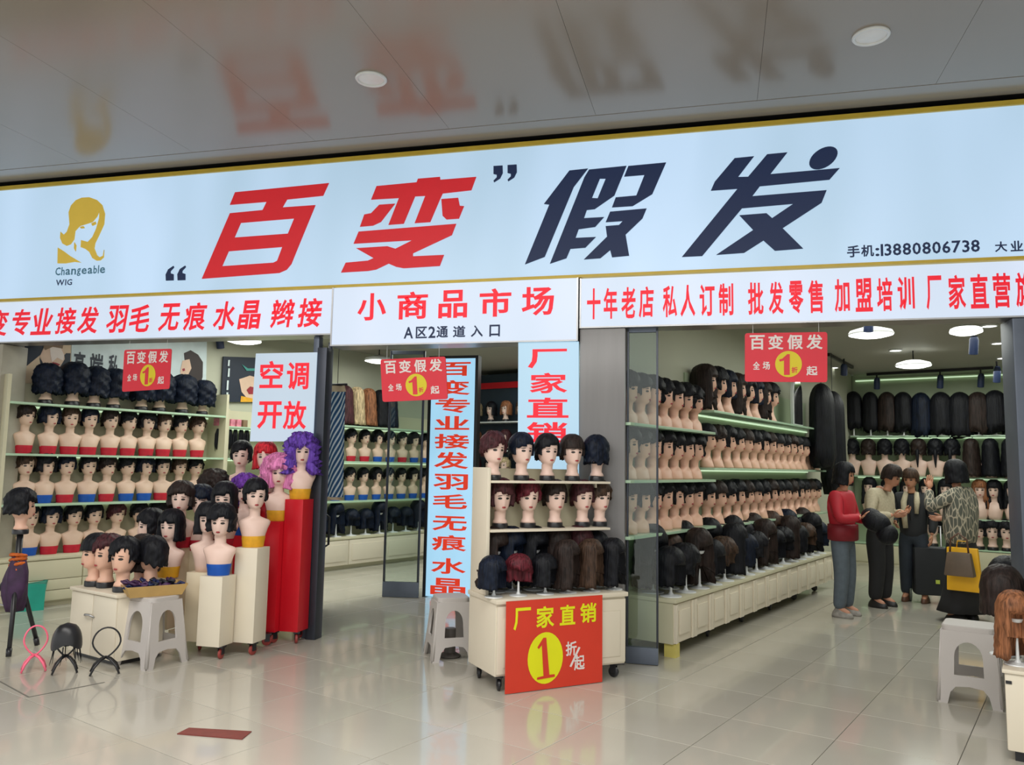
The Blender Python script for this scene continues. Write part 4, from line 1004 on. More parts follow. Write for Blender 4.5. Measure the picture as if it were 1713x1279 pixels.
# red-brown floor plate and mat outline
c = [pz(x, y, .0) for x, y in ((296, 1228), (316, 1218), (421, 1224), (405, 1237))]
cc = sum(c, Vector())/4
pl = MB().add([Vector((p.x-cc.x, p.y-cc.y, .0005)) for p in c]+[Vector((p.x-cc.x, p.y-cc.y, .005)) for p in c], [(0, 1, 2, 3), (7, 6, 5, 4), (0, 4, 5, 1), (1, 5, 6, 2), (2, 6, 7, 3), (3, 7, 4, 0)]).obj('floor_plate', mat('dark_red_sticker', sr(122, 52, 44), .5, var=.12, scale=30)); pl.location = (cc.x, cc.y, 0)
tag(pl, 'dark red rectangular strip stuck on the floor tiles in the foreground', 'floor sign')
q = [pz(x, y, 0) for x, y in ((-40, 1118), (48, 1166), (175, 1141))]
m = MB()
for a, b_ in ((q[0], q[1]), (q[1], q[2])):
    d = (b_-a).normalized(); nrm = Vector((-d.y, d.x, 0))*.004
    v = [a-nrm, b_-nrm, b_+nrm, a+nrm]; m.add([Vector((p.x, p.y, .0004)) for p in v]+[Vector((p.x, p.y, .0025)) for p in v], [(0, 1, 2, 3), (7, 6, 5, 4), (0, 4, 5, 1), (1, 5, 6, 2), (2, 6, 7, 3), (3, 7, 4, 0)])
struct(m.obj('trim_1', M_GROUT))

# ================================================================== WHITE DISPLAY STAND
u = Vector((cos(R(40.5)), sin(R(40.5)), 0)); v = Vector((-u.y, u.x, 0)); FLc = Vector((-1.342, 4.917, 0)); WS, DS, HS = .965, .44, .567
ds = thing('display_stand', 'white display stand on casters with two shelves of heads and wigs on top', 'display stand', FLc, R(40.5))
bxo('carcass', M_WHITE, (0, WS, .014, DS, .095, HS-.03), ds, .008); bxo('top', M_WHITE, (-.01, WS+.01, -.01, DS+.005, HS-.03, HS), ds, .006)
for k in range(2):
    dr = bxo('door', M_WHITE, (WS/2*k+.006, WS/2*(k+1)-.006, 0, .0135, .11, HS-.045), ds, .003)
    for b in ((WS/2*k+.05, WS/2*(k+1)-.05, -.006, -.0005, .15, HS-.12),): bxo('panel', M_WHITE, b, dr, .004)
for x, y in ((.05, .06), (WS-.06, .06), (.06, DS-.06), (WS-.06, DS-.06)): caster(ds, x, y, False, .095)
zT1, zT2 = .905, 1.275                           # shelf heights, refined below
pA = FLc+v*(DS-.24); 
zT1 = zat(FLc+v*(DS-.26)+u*.05, 886); zT2 = zat(FLc+v*(DS-.26)+u*.05, 803.5)
TOPZ = zT2+.085
bxo('side_panel', M_WHITE, (.0, .024, DS-.26, DS-.01, HS, TOPZ), ds, .004)
bxo('side_panel', M_CREAM, (WS-.16, WS-.14, DS-.15, DS-.01, HS, zT1-.016), ds, .003)
bxo('back_panel', M_CREAM, (.024, WS-.14, DS-.022, DS-.01, HS, TOPZ-.005), ds)
for z in (zT1, zT2):
    bxo('shelf', M_WHITE, (.025, WS-.02, DS-.27, DS-.023, z-.016, z), ds, .003)
bxo('bracket', M_WHITE, (WS-.1, WS-.09, DS-.2, DS-.03, zT2-.045, zT2-.0165), ds)
dsm = Matrix.Translation(FLc) @ Matrix.Rotation(R(40.5), 4, 'Z')
def on_stand(xpx, z, depth): # local u from the pixel column
    lo, hi = -.2, 1.4
    for _ in range(40):
        m_ = (lo+hi)/2; p = dsm @ Vector((m_, depth, z)); d = p-CAM; X = 856.5+FPX*d.dot(rgt)/d.dot(fwd)
        if X < xpx: lo = m_
        else: hi = m_
    return dsm @ Vector((lo, depth, z))
for k, (x, c, rz, sty) in enumerate(((825, 'wine', .5, 'pixie'), (872, 'blue_black', .55, 'short'), (915, 'black', .45, 'short'), (957, 'dark_brown', .45, 'cap'), (998, 'blue_black', 2.6, 'back'))):
    q = on_stand(x, zT2, DS-.14); q.z += .0006
    bust(q, FACE_CAM(q)+rz, ('pale head with a %s wig, %s from left, top shelf of white stand' % (CN[c], ORD[k])) if k < 4 else 'black wig seen from behind, right end of the white stand top shelf', sty, c, (k+1) % 4, None, 'head_pale', None, .94, face=k < 4)
for k, (x, c, rz, sty) in enumerate(((836, 'wine', .35, 'full'), (883, 'dark_red', .25, 'pixie'), (928, 'dark_brown', .5, 'short'), (974, 'wine', .45, 'short'), (1003, 'brown', .6, 'pixie'))):
    q = on_stand(x, zT1, DS-.14); q.z += .0006
    bust(q, FACE_CAM(q)+rz, 'pale head with a %s wig, %s from left, lower shelf of white stand' % (CN[c], ORD[k]), sty, c, k % 4, None, 'head_pale', None, .94)
for k, (x, c, sty) in enumerate(((828, 'dark_brown', 'long'), (855, 'blue_black', 'long'), (893, 'black', 'long'), (932, 'dark_brown', 'long'), (970, 'wine', 'long'), (997, 'black', 'bob'))):
    q = on_stand(x, HS, DS-.15); q.z += .0006
    stand_wig(q, 'dark bobbed wig, %s from left in the back row on the white stand' % ORD[k], sty, c, k % 4, None, .98, FACE_CAM(q)+.9, .055 if k < 6 else 0)
for k, (x, c, sty) in enumerate(((826, 'blue_black', 'bob'), (867, 'dark_red', 'full'), (912, 'black', 'bob'), (950, 'dark_brown', 'long'), (990, 'brown', 'long'), (1027, 'black', 'long'))):
    q = on_stand(x, HS, .10 if k < 5 else .12); q.z += .0006
    stand_wig(q, '%s wig, %s from left in the front row on the white stand' % (CN[c], ORD[k]), sty, c, (k+1) % 4, None, .80, FACE_CAM(q)+(.2 if k == 1 else 1.2), -.01)
# leaning red board
b0 = pz(845, 1162, 0); b1 = pz(1007.5, 1141, 0)
bu = (b1-b0).normalized(); Wb = (b1-b0).length; bn = Vector((-bu.y, bu.x, 0))
lean_top = None
tz = HS-.012
dist = max(((dsm @ Vector((0, -.016, 0)))-b0).dot(bn), ((dsm @ Vector((WS, -.016, 0)))-b0).dot(bn))
dist = min(((dsm @ Vector((q_, -.016, 0)))-b0).dot(bn) for q_ in (0, WS*.72))-.008
board_v = bn*dist+Vector((0, 0, tz))
bo = thing('price_board', 'orange-red board with a big 1 in a yellow oval, leaning on the white stand', 'sign', b0)
def bfr(off):
    nn = bu.cross(board_v.normalized())
    return lambda a, b, w=0.: b0+bu*(a*Wb)+board_v*(1-b)+nn*(off)+Vector((0, 0, .004))
m = MB(); f0 = bfr(0); f1 = bfr(-.006)
m.add([f0(0, 0), f0(1, 0), f0(1, 1), f0(0, 1), f1(0, 0), f1(1, 0), f1(1, 1), f1(0, 1)], [(0, 1, 2, 3), (7, 6, 5, 4), (0, 4, 5, 1), (1, 5, 6, 2), (2, 6, 7, 3), (3, 7, 4, 0)]); wpart(m, 'board', M_SRD3, bo)
g = bfr(.002); m = MB()
def bb(ch, x0, x1, y0, y1):
    xl = lambda x, y: (x-(690+(y-590)*.075))/(658)
    yv = lambda x, y: (y-(590-(x-690)*.068))/(612)
    xm, ym = (x0+x1)/2, (y0+y1)/2
    glyph(m, ch, xl(x0, ym), xl(x1, ym), yv(xm, y1), yv(xm, y0), g)
for ch, x0, x1, y0, y1 in (('厂', 745, 858, 630, 780), ('家', 893, 1015, 620, 768), ('直', 1052, 1160, 612, 752), ('销', 1193, 1310, 600, 738)): bb(ch, x0, x1, y0, y1)
wpart(m, 'yellow_lettering', M_SYEL2, bo)
m = MB(); disc(m, .395, .655, .18, .285, g); wpart(m, 'yellow_oval', M_SYEL2, bo)
m = MB(); g4 = bfr(.004)
m.add([g4(a, b) for a, b in ((.31, .53), (.37, .43), (.40, .43), (.435, .845), (.49, .845), (.49, .875), (.31, .885), (.31, .86), (.375, .85), (.355, .51), (.325, .55))], [tuple(range(11))])
me = m.mesh('figure_one', M_SRD3); bm = bmesh.new(); bm.from_mesh(me); bmesh.ops.triangulate(bm, faces=bm.faces); bm.to_mesh(me); bm.free(); part_world(me, 'figure_one', bo)
m = MB(); bb('折', 1112, 1188, 865, 965); bb('起', 1178, 1253, 960, 1065)
m.add([g(a, b) for a, b in ((.74, .57), (.76, .58), (.665, .79), (.645, .78))], [(0, 1, 2, 3)]); wpart(m, 'white_lettering', M_SWHT, bo)

# ================================================================== RIGHT SHOP
# counter along the middle wall
TF = -2.52
ct = thing('long_counter', 'long cream base counter with panelled doors running back into the right shop', 'counter', st(5.68, -3.02), -SH)
LC = 10.3-5.68; HCN = zat(st(5.68, TF), 1003); HCN = .43
bxo('carcass', M_CREAM, (.0, .48, 0, LC, .10, HCN-.03), ct); bxo('worktop', M_CREAM, (0, .51, -.01, LC+.01, HCN-.03, HCN), ct, .005)
for k in range(13):
    y0 = LC*k/13+.006; y1 = LC*(k+1)/13-.006
    dr = bxo('door', M_WHITE, (.48, .492, y0, y1, .105, HCN-.04), ct, .003); bxo('panel', M_WHITE, (.492, .504, y0+.07, y1-.07, .16, HCN-.09), dr, .005)
    for ya, yb in ((y0, y0+.04), (y1-.04, y1)): bxo('stile', M_WHITE, (.492, .506, ya, yb, .106, HCN-.041), dr, .003)
bxo('foot', mat('yellow_pine', sr(215, 200, 110), .5), (.40, .49, .02, .10, 0, .10), ct)
for k in range(1, 6): caster(ct, .38, .1+k*LC/5.6, False, .10)
# shelving above
u1 = shelving('near glass shelving bay with tight rows of flesh-coloured busts behind the glass panel', 0, 5.30, 6.98, (.90, 1.31, 1.735), -2.70, -3.02, 1.76, None, mback=M_WALLG, ends=(0, 0))
u2 = shelving('far glass shelving bay with long rows of flesh-coloured busts and a mirror', 0, 7.0, 11.0, (.885, 1.415, 1.94), -2.72, -3.02, 2.3, None, mback=M_WALLG, ends=(0, 0))
def cropped(rings):
    r = [(.13,)+tuple(interp(BUSTR, .13)[1:])]+[x for x in rings if x[0] > .131]; return r
ME_BODY['bust_short'] = warp(ring_mesh('torso', cropped(BUSTR)+HEADR, M_PEACH))
def sbust(loc, rz, label, style, color, seed, group, sc=.98):
    t = thing('mannequin_bust', label, 'mannequin', loc, rz, group); t.scale = (sc*.86, sc, sc)
    for nm, me in (('torso', ME_BODY['bust_short']), ('wig', hair_mesh(style, color, seed)), ('eyes', ME_EYES), ('lips', ME_LIPS)):
        o = mesh_obj(nm, me, t); o.location.z = -.13
        if nm == 'wig': o.scale = (1.16, 1.10, 1.04); o.location.z = -.145
RN = ('lowest', 'middle', 'top')
for r_, z in enumerate((.90, 1.31, 1.735)):
    for k in range(7):
        sbust(st(5.52+k*.215, -2.84, z+.0008), FACE_T-.15+random.uniform(-.15, .15), 'black-haired peach bust, %s from the front on the near bay %s shelf' % (ORD[k], RN[r_]), ('short', 'full', 'pixie')[(k+r_) % 3], 'black', k % 4, 'busts in the near bay')
for r_, z in enumerate((.885, 1.415)):
    for k in range(15):
        if (st(7.15+k*.262, 0)).length > 99: continue
        sbust(st(7.15+k*.262, -2.86, z+.0008), FACE_T+random.uniform(-.15, .15), 'dark-haired bust, %s from the front on the far bay %s shelf' % (ORD[k], ('lower', 'middle')[r_]), ('short', 'cap', 'pixie', 'full')[(k+r_) % 4], ('black', 'dark_brown', 'black')[k % 3], k % 4, 'busts in the far bay', .97)
        if k == 14: break
    
for k in range(8):
    s = 7.15+k*.27
    sbust(st(s, -2.86, 1.9408), FACE_T+.1, 'bust with dark hair, %s from the front on the glass shelf below the ceiling' % ORD[k], ('long', 'full', 'bob')[k % 3], ('dark_brown', 'black', 'blue_black')[k % 3], k % 4, 'busts on the top shelf of the far bay', 1.05)
# mirror with rounded top and long hanging hair curtain
pm = st(pt(1333, 700, -2.8).dot(SV), -2.8, 1.941)
mr = thing('mirror', 'white-framed round-topped mirror standing on the top glass shelf', 'mirror', pm, -SH)
ol = [(-.2, 0), (.2, 0)]+[(.2*cos(pi*k/12), .38+.2*sin(pi*k/12)) for k in range(13)]
me = poly_mesh('frame', [ol], .03, M_WHT, lambda a, b, w: Vector((w, a, b))); mesh_obj('frame', me, mr)
ol2 = [(x*.86, .02+y*.95) for x, y in ol]; me = poly_mesh('glass', [ol2], .004, mat('mirror_silver', (.8, .8, .8), .03, metal=1), lambda a, b, w: Vector((.02+w, a, b))); mesh_obj('glass', me, mr)
def long_wig_mesh(L, w, seed, color):
    key = ('lw', L, w, seed, color)
    if key in HM: return HM[key]
    rnd = random.Random(seed); n = 36; vs = [(0, 0, 0)]; fs = []; rows = []
    for k in range(1, 7): t_ = pi/2*k/6; rows.append((w*.72*(cos(t_)-1)*.9, sin(t_)))
    for k in range(1, 9): rows.append((-w*.65-(L-w*.65)*k/8, 1+.10*k/8-(.18 if k == 8 else 0)))
    nz = [rnd.uniform(-1, 1) for _ in range(n)]
    for q, (z, s) in enumerate(rows):
        for i in range(n):
            a = 2*pi*i/n; f = 1+.03*sin(9*a+seed)+(.02*nz[i])
            vs.append((w/2*s*f*cos(a), w*.36*s*f*sin(a), z+(.07*nz[i] if q == len(rows)-1 else (.03*nz[i] if q == len(rows)-2 else 0))))
    for i in range(n):
        j = (i+1) % n; fs.append((0, 1+j, 1+i))
        for q in range(len(rows)-1): fs.append((1+q*n+i, 1+q*n+j, 1+(q+1)*n+j, 1+(q+1)*n+i))
    fs.append(tuple(1+(len(rows)-1)*n+i for i in range(n)))
    HM[key] = MB().add(vs, fs).mesh('hair', HC[color], True); return HM[key]
for k, (s, L_, lb) in enumerate(((10.55, 1.05, 'very long black hair curtain hanging right of the mirror'), (11.1, 1.3, 'second long black hair curtain, hanging further back than the mirror'))):
    p = st(s, -2.68, 2.52-.05*k)
    t = thing('long_wig', lb, 'wig', p, R(69), None)
    mesh_obj('hair', long_wig_mesh(L_, .40, k, 'black'), t); MB().tube([(0, 0, -.02), (0, 0, 2.98-p.z)], .004, 6).obj('cord', M_BLK, t)
# wigs on the counter
cols = ['black', 'black', 'dark_brown', 'black', 'brown', 'black', 'blue_black', 'black', 'dark_brown']
for k in range(16):
    s = 5.80+k*.282
    stand_wig(st(s, -2.61, HCN+.0006), 'dark wig on a white stand, %s from the front along the long counter edge' % ORD[k], ('bob', 'full', 'long')[k % 3], cols[k % 9], k % 4, 'front row of wigs on the long counter', 1.12, FACE_T+random.uniform(-.5, .5), .0)
for k in range(15):
    s = 5.88+k*.295
    stand_wig(st(s, -2.80, HCN+.0006), 'dark wig, %s from the front in the back row on the long counter' % ORD[k], ('long', 'bob', 'long', 'full')[k % 4], cols[(k+3) % 9], (k+2) % 4, 'back row of wigs on the long counter', 1.22, FACE_T+random.uniform(-.5, .5), .04)

# back wall shelving
SB = 13.79
bs = thing('display_shelving', 'wide back wall shelving with long wigs, busts and fringed heads', 'shelving', st(SB, -3.0), -SH)
zB = [ps(1550, 728, 13.45).z, ps(1650, 799, 13.45).z, ps(1650, 869, 13.45).z, ps(1650, 920, 13.45).z]
bxo('back_panel', M_WALLG, (0, 4.6, -.02, 0, .0, 2.9), bs)
for z in zB:
    bxo('shelf', M_SHELF, (.02, 4.6, -.34, -.02, z-.022, z), bs, .003); bxo('led_strip', M_LED, (.05, 4.55, -.05, -.03, z-.036, z-.0225), bs)
bxo('led_strip', M_LED, (.05, 4.55, -.05, -.03, 2.86, 2.875), bs)
bxo('carcass', M_CREAM, (.02, 4.6, -.38, -.02, 0, zB[3]-.03), bs)
for k in range(8): bxo('door', M_CREAM, (.02+k*.57+.004, .02+(k+1)*.57-.004, -.392, -.3805, .03, zB[3]-.05), bs, .003)
xs = [1427, 1455, 1483, 1510, 1540, 1573, 1605, 1635, 1664, 1693]
for k, x in enumerate(xs):
    p = ps(x, 660, 13.5); L_ = .68 if k in (4, 5, 6) else .58
    t = thing('long_wig', 'long straight black wig, %s from left in the back wall top row' % ORD[k], 'wig', (p.x, p.y, zB[0]+.001), -SH, 'long wigs in the top row of the back wall')
    MB().lathe([(.07, 0), (.07, .006), (.012, .012), (.012, .62), (.05, .64), (.07, .68)], 14).obj('stand', M_WHT, t, smooth='auto').scale = (1, 1, .78)
    w_ = (.235, .22, .25, .26, .27, .29, .31, .30, .29, .25)[k]; ztp = ps(x, (654, 655, 655, 655, 656, 655, 655, 655, 652, 650)[k], 13.5).z
    o = mesh_obj('hair', long_wig_mesh(min(L_, ztp-zB[0]-.02), w_*1.05, k % 5, ('black', 'black', 'dark_brown', 'black', 'blue_black')[k % 5]), t); o.location.z = ztp-zB[0]
xs = [1426, 1453, 1480, 1509, 1537, 1565, 1593, 1625, 1657, 1690]
for k, x in enumerate(xs):
    p = ps(x, 760, 13.52)
    bust((p.x, p.y, zB[1]+.001), -SH+pi+.1*(k % 3-1), ('bust from behind with a %s, %s from left in back wall second row' % ('low ponytail' if 3 < k < 7 else ('round black bob' if k < 4 else 'straight long wig'), ORD[k])), 'back' if k < 7 else 'vlong', ('black', 'dark_brown', 'black')[k % 3], k % 4, None, 'bust_pale', 'busts in the second row of the back wall', 1.12, face=False, pony=3 < k < 7)
xs = [1455, 1487, 1519, 1551, 1583, 1640, 1664, 1694]
for k, x in enumerate(xs):
    p = ps(x, 840, 13.52)
    bust((p.x, p.y, zB[2]+.001), -SH+.1*(k % 3-1), 'pale bust, %s fringed wig, %s from left in back wall third row' % ('brown' if k == 5 else 'long black', ORD[k]), 'long', 'auburn' if k == 5 else 'black', k % 4, None, 'bust_pale', 'fringed busts in the third row of the back wall', 1.13)
for k, x in enumerate((1560, 1600, 1637, 1660, 1684)):
    p = ps(x, 890, 13.52)
    bust((p.x, p.y, zB[3]+.001), -SH+.1, 'pale head with short black wig, %s from left, lowest back wall shelf' % ORD[k], 'full', 'black', k % 4, None, 'head_pale', 'heads on the lowest shelf of the back wall', 1.25)

# ---- ceiling lamps of the shops
def pendant(label, x, y, z, r):
    p = pz(x, y, z); t = thing('pendant_lamp', label, 'lamp', (p.x, p.y, z))
    MB().lathe([(r*.98, 0), (r, .012), (r*.93, .04), (r*.4, .075), (.03, .085)], 32).obj('shade', M_WHT, t, smooth='auto')
    MB().lathe([(r*.97, -.001), (r*.6, -.022), (r*.1, -.03)], 32).obj('diffuser', M_LAMP, t, smooth='auto')
    MB().tube([(0, 0, .08), (0, 0, 2.98-z)], .008, 8).obj('cord', M_BLK, t)
pendant('large round glowing pendant lamp right of the red hanging sign', 1457, 560, 2.78, .215)
pendant('round glowing pendant lamp further back in the middle of the right shop', 1528, 612, 2.78, .215)
pendant('smaller round glowing pendant lamp near the right column', 1616, 556, 2.80, .15)
pendant('round glowing lamp above the white poster with four red characters', 408, 571, 2.78, .2)
pendant('round glowing lamp seen behind the middle hanging price sign', 634, 604, 2.80, .2)
for k, (x, y) in enumerate(((1498, 585), (1655, 544), (1670, 573), (1678, 598), (1394, 614), (1424, 628), (1444, 638), (1142, 580), (604, 631), (1075, 607))):
    p = pz(x, y, 2.975); t = thing('downlight', 'small glowing ceiling downlight inside the shops, %s' % ('behind the big pendant lamp', 'topmost by the right column', 'second by the right column', 'third by the right column', 'right beside the red hanging sign', 'beyond the track by the red hanging sign', 'furthest back on the left', 'above the near busts', 'above the striped cloth', 'seen through the glass panel')[k], 'lamp', (p.x, p.y, 2.965))
    MB().lathe([(.085, .014), (.085, 0), (.07, -.004), (.068, .006)], 24).obj('ring', M_WHT, t, smooth='auto'); MB().lathe([(.067, .004), (.06, .0), (.02, -.002)], 24).obj('diffuser', M_LAMP, t)
def track(label, a, b):
    pa = pz(*a, 2.95); pb = pz(*b, 2.95); d = pb-pa; t = thing('lighting_track', label, 'track', (pa.x, pa.y, 2.95), atan2(d.y, d.x))
    bxo('rail', M_BLK, (0, d.length, -.018, .018, -.012, .029), t); return t
track('black lighting track across the back of the right shop', (1450, 627), (1662, 616))
track('black lighting track right of the red hanging sign', (1386, 594), (1426, 615))
track('black lighting track above the left posters', (230, 572), (405, 592))
track('black lighting track behind the middle hanging sign', (562, 612), (628, 624))
def spot(label, x, y, L=.16, tilt=.3, rz=0.):
    z = 2.937-.07-L/2; p = pz(x, y, z); t = thing('track_spotlight', label, 'lamp', (p.x, p.y, z), rz)
    MB().lathe([(.04, -L*.5), (.045, -L*.48), (.045, L*.3), (.03, L*.5)], 16, Matrix.Rotation(tilt, 4, 'X')).obj('lamp_housing', mat('dark_blue_metal', sr(34, 48, 82), .4), t, smooth='auto')
    MB().tube([(0, 0, L*.4), (0, 0, 2.95-z-.013)], .012, 8).obj('stem', M_BLK, t)
for lb, x, y, L_ in (('black track spotlight over the big pendant lamp', 1453, 543, .14), ('black track spotlight under the smaller pendant lamp', 1629, 577, .2), ('black track spotlight right of the red hanging sign', 1412, 618, .16),
        ('black track spotlight, leftmost on the rear track', 1467, 641, .18), ('black track spotlight, middle of the rear track', 1573, 638, .2), ('black track spotlight, rightmost on the rear track', 1641, 636, .2),
        ('black track spotlight close to the right column', 1668, 626, .22), ('black track spotlight above the left pale poster', 193, 577, .14), ('black track spotlight above the long-haired woman poster', 318, 590, .16), ('black track spotlight near the left glowing lamp', 368, 573, .14)):
    spot(lb, x, y, L_)
# downlights in the mall ceiling
for x, y, lb in ((621, 131, 'white round ceiling downlight, off, left of centre above the sign'), (1457, 59, 'white round ceiling downlight, off, at the upper right')):
    p = pz(x, y, CZ); t = thing('ceiling_downlight', lb, 'lamp', (p.x, p.y, CZ-.012))
    MB().lathe([(.104, .0118), (.106, .004), (.100, -.004), (.088, -.002), (.086, .006)], 36).obj('ring', M_WHT, t, smooth='auto'); MB().lathe([(.0855, .0055), (.06, .002), (.02, .001)], 30).obj('diffuser', M_LAMPOFF, t, smooth='auto')

# ---- right foreground table with wigs
a = pz(1686, 1262, .03)
tbx, tby = a.x, a.y
rt = thing('display_table', 'white display table with wigs, cut by the right edge', 'table', (tbx, tby, 0), R(-19)); HT = zat(a, 1118)
bxo('carcass', M_WHITE, (0, .8, 0, .5, .05, HT-.02), rt, .01); bxo('top', M_WHITE, (-.01, .81, -.01, .51, HT-.02, HT), rt, .006); bxo('plinth', M_BLK, (.03, .77, .03, .47, 0, .05), rt)
bxo('lock', M_BLK, (.004, .03, -.004, 0, HT-.07, HT-.055), rt)
rt2 = thing('display_table', 'low white table behind the right stool carrying large black wigs', 'table', (2.06, 6.45, 0), R(-20))
HT2 = .50
bxo('carcass', M_WHITE, (0, .9, 0, .6, .05, HT2-.02), rt2, .01); bxo('top', M_WHITE, (-.01, .91, -.01, .61, HT2-.02, HT2), rt2, .006); bxo('plinth', M_BLK, (.03, .87, .03, .57, 0, .05), rt2)
p = a+Vector((.10, .12, 0)); stand_wig((p.x, p.y, HT+.0006), 'brown wavy wig on a white stand at the right edge', 'long', 'auburn', 1, None, .85, FACE_CAM(p)+.4, -.03)
p = a+Vector((.11, .34, 0)); stand_wig((p.x, p.y, HT+.0006), 'dark brown wig behind the brown wavy wig', 'bob', 'dark_brown', 2, None, 1.0, 2.8, .14)
p = a+Vector((.30, .30, 0)); stand_wig((p.x, p.y, HT+.0006), 'black bobbed wig at the very right edge on the white table', 'long', 'black', 3, None, 1.0, 2.5, .10)
p = Vector((2.02, 6.58, 0)); stand_wig((p.x, p.y, HT2+.0006), 'big black wig on the low table beside the flared trousers', 'wide', 'black', 0, None, 1.0, 2.8, -.05)
p = Vector((2.30, 6.75, 0)); stand_wig((p.x, p.y, HT2+.0006), 'big black wig on a tall stand by the right column', 'wide', 'black', 1, None, 1.15, 2.4, .13)

# ================================================================== PEOPLE
def skin_mesh(name, nodes, edges, m, root, sub=2):
    """nodes: {key: (x,y,z,rx,ry)}; a Skin modifier grown over the joints, then applied."""
    ks = list(nodes); me = bpy.data.meshes.new(name)
    me.from_pydata([nodes[k][:3] for k in ks], [(ks.index(a), ks.index(b)) for a, b in edges], [])
    o = bpy.data.objects.new(name, me); COL.objects.link(o)
    md = o.modifiers.new('skin', 'SKIN'); md.use_smooth_shade = True
    if not me.skin_vertices: pass
    for k, sv in zip(ks, me.skin_vertices[0].data):
        sv.radius = (nodes[k][3], nodes[k][4]); sv.use_root = (k == root)
    ss = o.modifiers.new('sub', 'SUBSURF'); ss.levels = sub; ss.render_levels = sub
    dg = bpy.context.evaluated_depsgraph_get(); dg.update()
    out = bpy.data.meshes.new_from_object(o.evaluated_get(dg), depsgraph=dg); bpy.data.objects.remove(o)
    out.materials.clear(); out.materials.append(m)
    for p in out.polygons: p.use_smooth = True
    return out
def hand_mesh(sgn):
    b = MB(); b.ell((0, 0, -.045), (.017, .036, .045), 10, 8)
    for k, (y, L) in enumerate(((-.028, .062), (-.010, .072), (.009, .067), (.026, .052))):
        b.tube([(0, y*.9, -.06), (0, y, -.085), (sgn*.010, y, -.085-L*.45), (sgn*.026, y, -.085-L*.85)], [.009, .0088, .008, .0055], 8)
    b.tube([(0, -.025, -.025), (sgn*.008, -.048, -.055), (sgn*.016, -.056, -.085)], [.010, .0095, .006], 8)
    return b.mesh('hand', M_HUM, True)
HANDS = {1: hand_mesh(1), -1: hand_mesh(-1)}
def person(label, base, rz, H_, arms, top, legs, shoe, hair, hcol, headyaw=0., headtilt=0., thick=1., skirt=None, lean=0., trouser_w=1.0, stride=0., topz=.80, collar=None):
    k = H_/1.6; t = thing('person', label, 'person', (base[0], base[1], 0), rz); t.scale = (k, k, k)
    lx = .085; 
    J = dict(pel=(0, 0, .86, .12, .09), wai=(0, -lean*.3, 1.0, .115, .085), che=(0, -lean*.7, 1.17, .135, .095), nb=(0, .01-lean, 1.31, .06, .055), nk=(0, .005-lean*1.1, 1.38, .046, .046))
    E_ = [('pel', 'wai'), ('wai', 'che'), ('che', 'nb'), ('nb', 'nk')]
    for s, sd in ((-1, 'l'), (1, 'r')):
        el, wr = arms[sd]
        J['sh'+sd] = (s*.165, -lean*.8, 1.275, .048, .048); J['el'+sd] = el+(.040, .040); J['wr'+sd] = wr+(.027, .023)
        J['hp'+sd] = (s*lx, 0, .78, .085, .085); J['kn'+sd] = (s*(lx+.01), -.02+s*stride*.4, .44, .058, .06); J['an'+sd] = (s*(lx+.02), .015+s*stride, .09, .038, .042)
        J['ft'+sd] = (s*(lx+.03), -.11+s*stride, .035, .038, .026)
        E_ += [('che', 'sh'+sd), ('sh'+sd, 'el'+sd), ('el'+sd, 'wr'+sd), ('pel', 'hp'+sd), ('hp'+sd, 'kn'+sd), ('kn'+sd, 'an'+sd), ('an'+sd, 'ft'+sd)]
    mesh_obj('body', skin_mesh('body', J, E_, M_HUM, 'pel', 1), t)
    g = lambda key, a, b=None, dx=0, dy=0, dz=0: (J[key][0]+dx, J[key][1]+dy, J[key][2]+dz, a, b if b else a)
    C = dict(hem=(0, 0, topz, .175*thick, .125*thick), wai=g('wai', .165*thick, .12*thick), che=g('che', .17*thick, .12*thick), nb=g('nb', .078, .07, dz=.0))
    CE = [('hem', 'wai'), ('wai', 'che'), ('che', 'nb')]
    for sd in 'lr':
        C['sh'+sd] = g('sh'+sd, .074*thick**.5); C['el'+sd] = g('el'+sd, .060*thick**.5); 
        w = J['wr'+sd]; e = J['el'+sd]; C['wr'+sd] = (e[0]+(w[0]-e[0])*.93, e[1]+(w[1]-e[1])*.93, e[2]+(w[2]-e[2])*.93, .042, .042)
        CE += [('che', 'sh'+sd), ('sh'+sd, 'el'+sd), ('el'+sd, 'wr'+sd)]
    mesh_obj('top', skin_mesh('top', C, CE, top, 'hem'), t)
    if skirt:
        b = MB(); n = 24; vs = []; fs = []; rows = [(.90, .15, .11), (.7, .18, .14), (.45, .17, .14), (.2, .24, .19), (.10, .30, .22), (.09, .2, .15)]
        for z, a_, c_ in rows:
            for i in range(n): an = 2*pi*i/n; f = 1+.05*sin(an*5)*(1 if z < .5 else 0); vs.append((a_*f*cos(an), c_*f*sin(an), z))
        for q in range(len(rows)-1):
            for i in range(n): j = (i+1) % n; fs.append((q*n+i, (q+1)*n+i, (q+1)*n+j, q*n+j))
        fs.append(tuple(range(n))); b.add(vs, fs).obj('flared_trousers', skirt, t, True)
    else:
        T_ = dict(pel=g('pel', .118*thick, .10*thick), wst=g('pel', .12*thick, .095*thick, dz=.10))
        TE = [('wst', 'pel')]
        for s, sd in ((-1, 'l'), (1, 'r')):
            T_['hp'+sd] = g('hp'+sd, .10*trouser_w, .105*trouser_w); T_['kn'+sd] = g('kn'+sd, .082*trouser_w); T_['an'+sd] = g('an'+sd, .066*trouser_w, .07*trouser_w, dz=-.02)
            TE += [('pel', 'hp'+sd), ('hp'+sd, 'kn'+sd), ('kn'+sd, 'an'+sd)]
        mesh_obj('trousers', skin_mesh('trousers', T_, TE, legs, 'pel'), t)
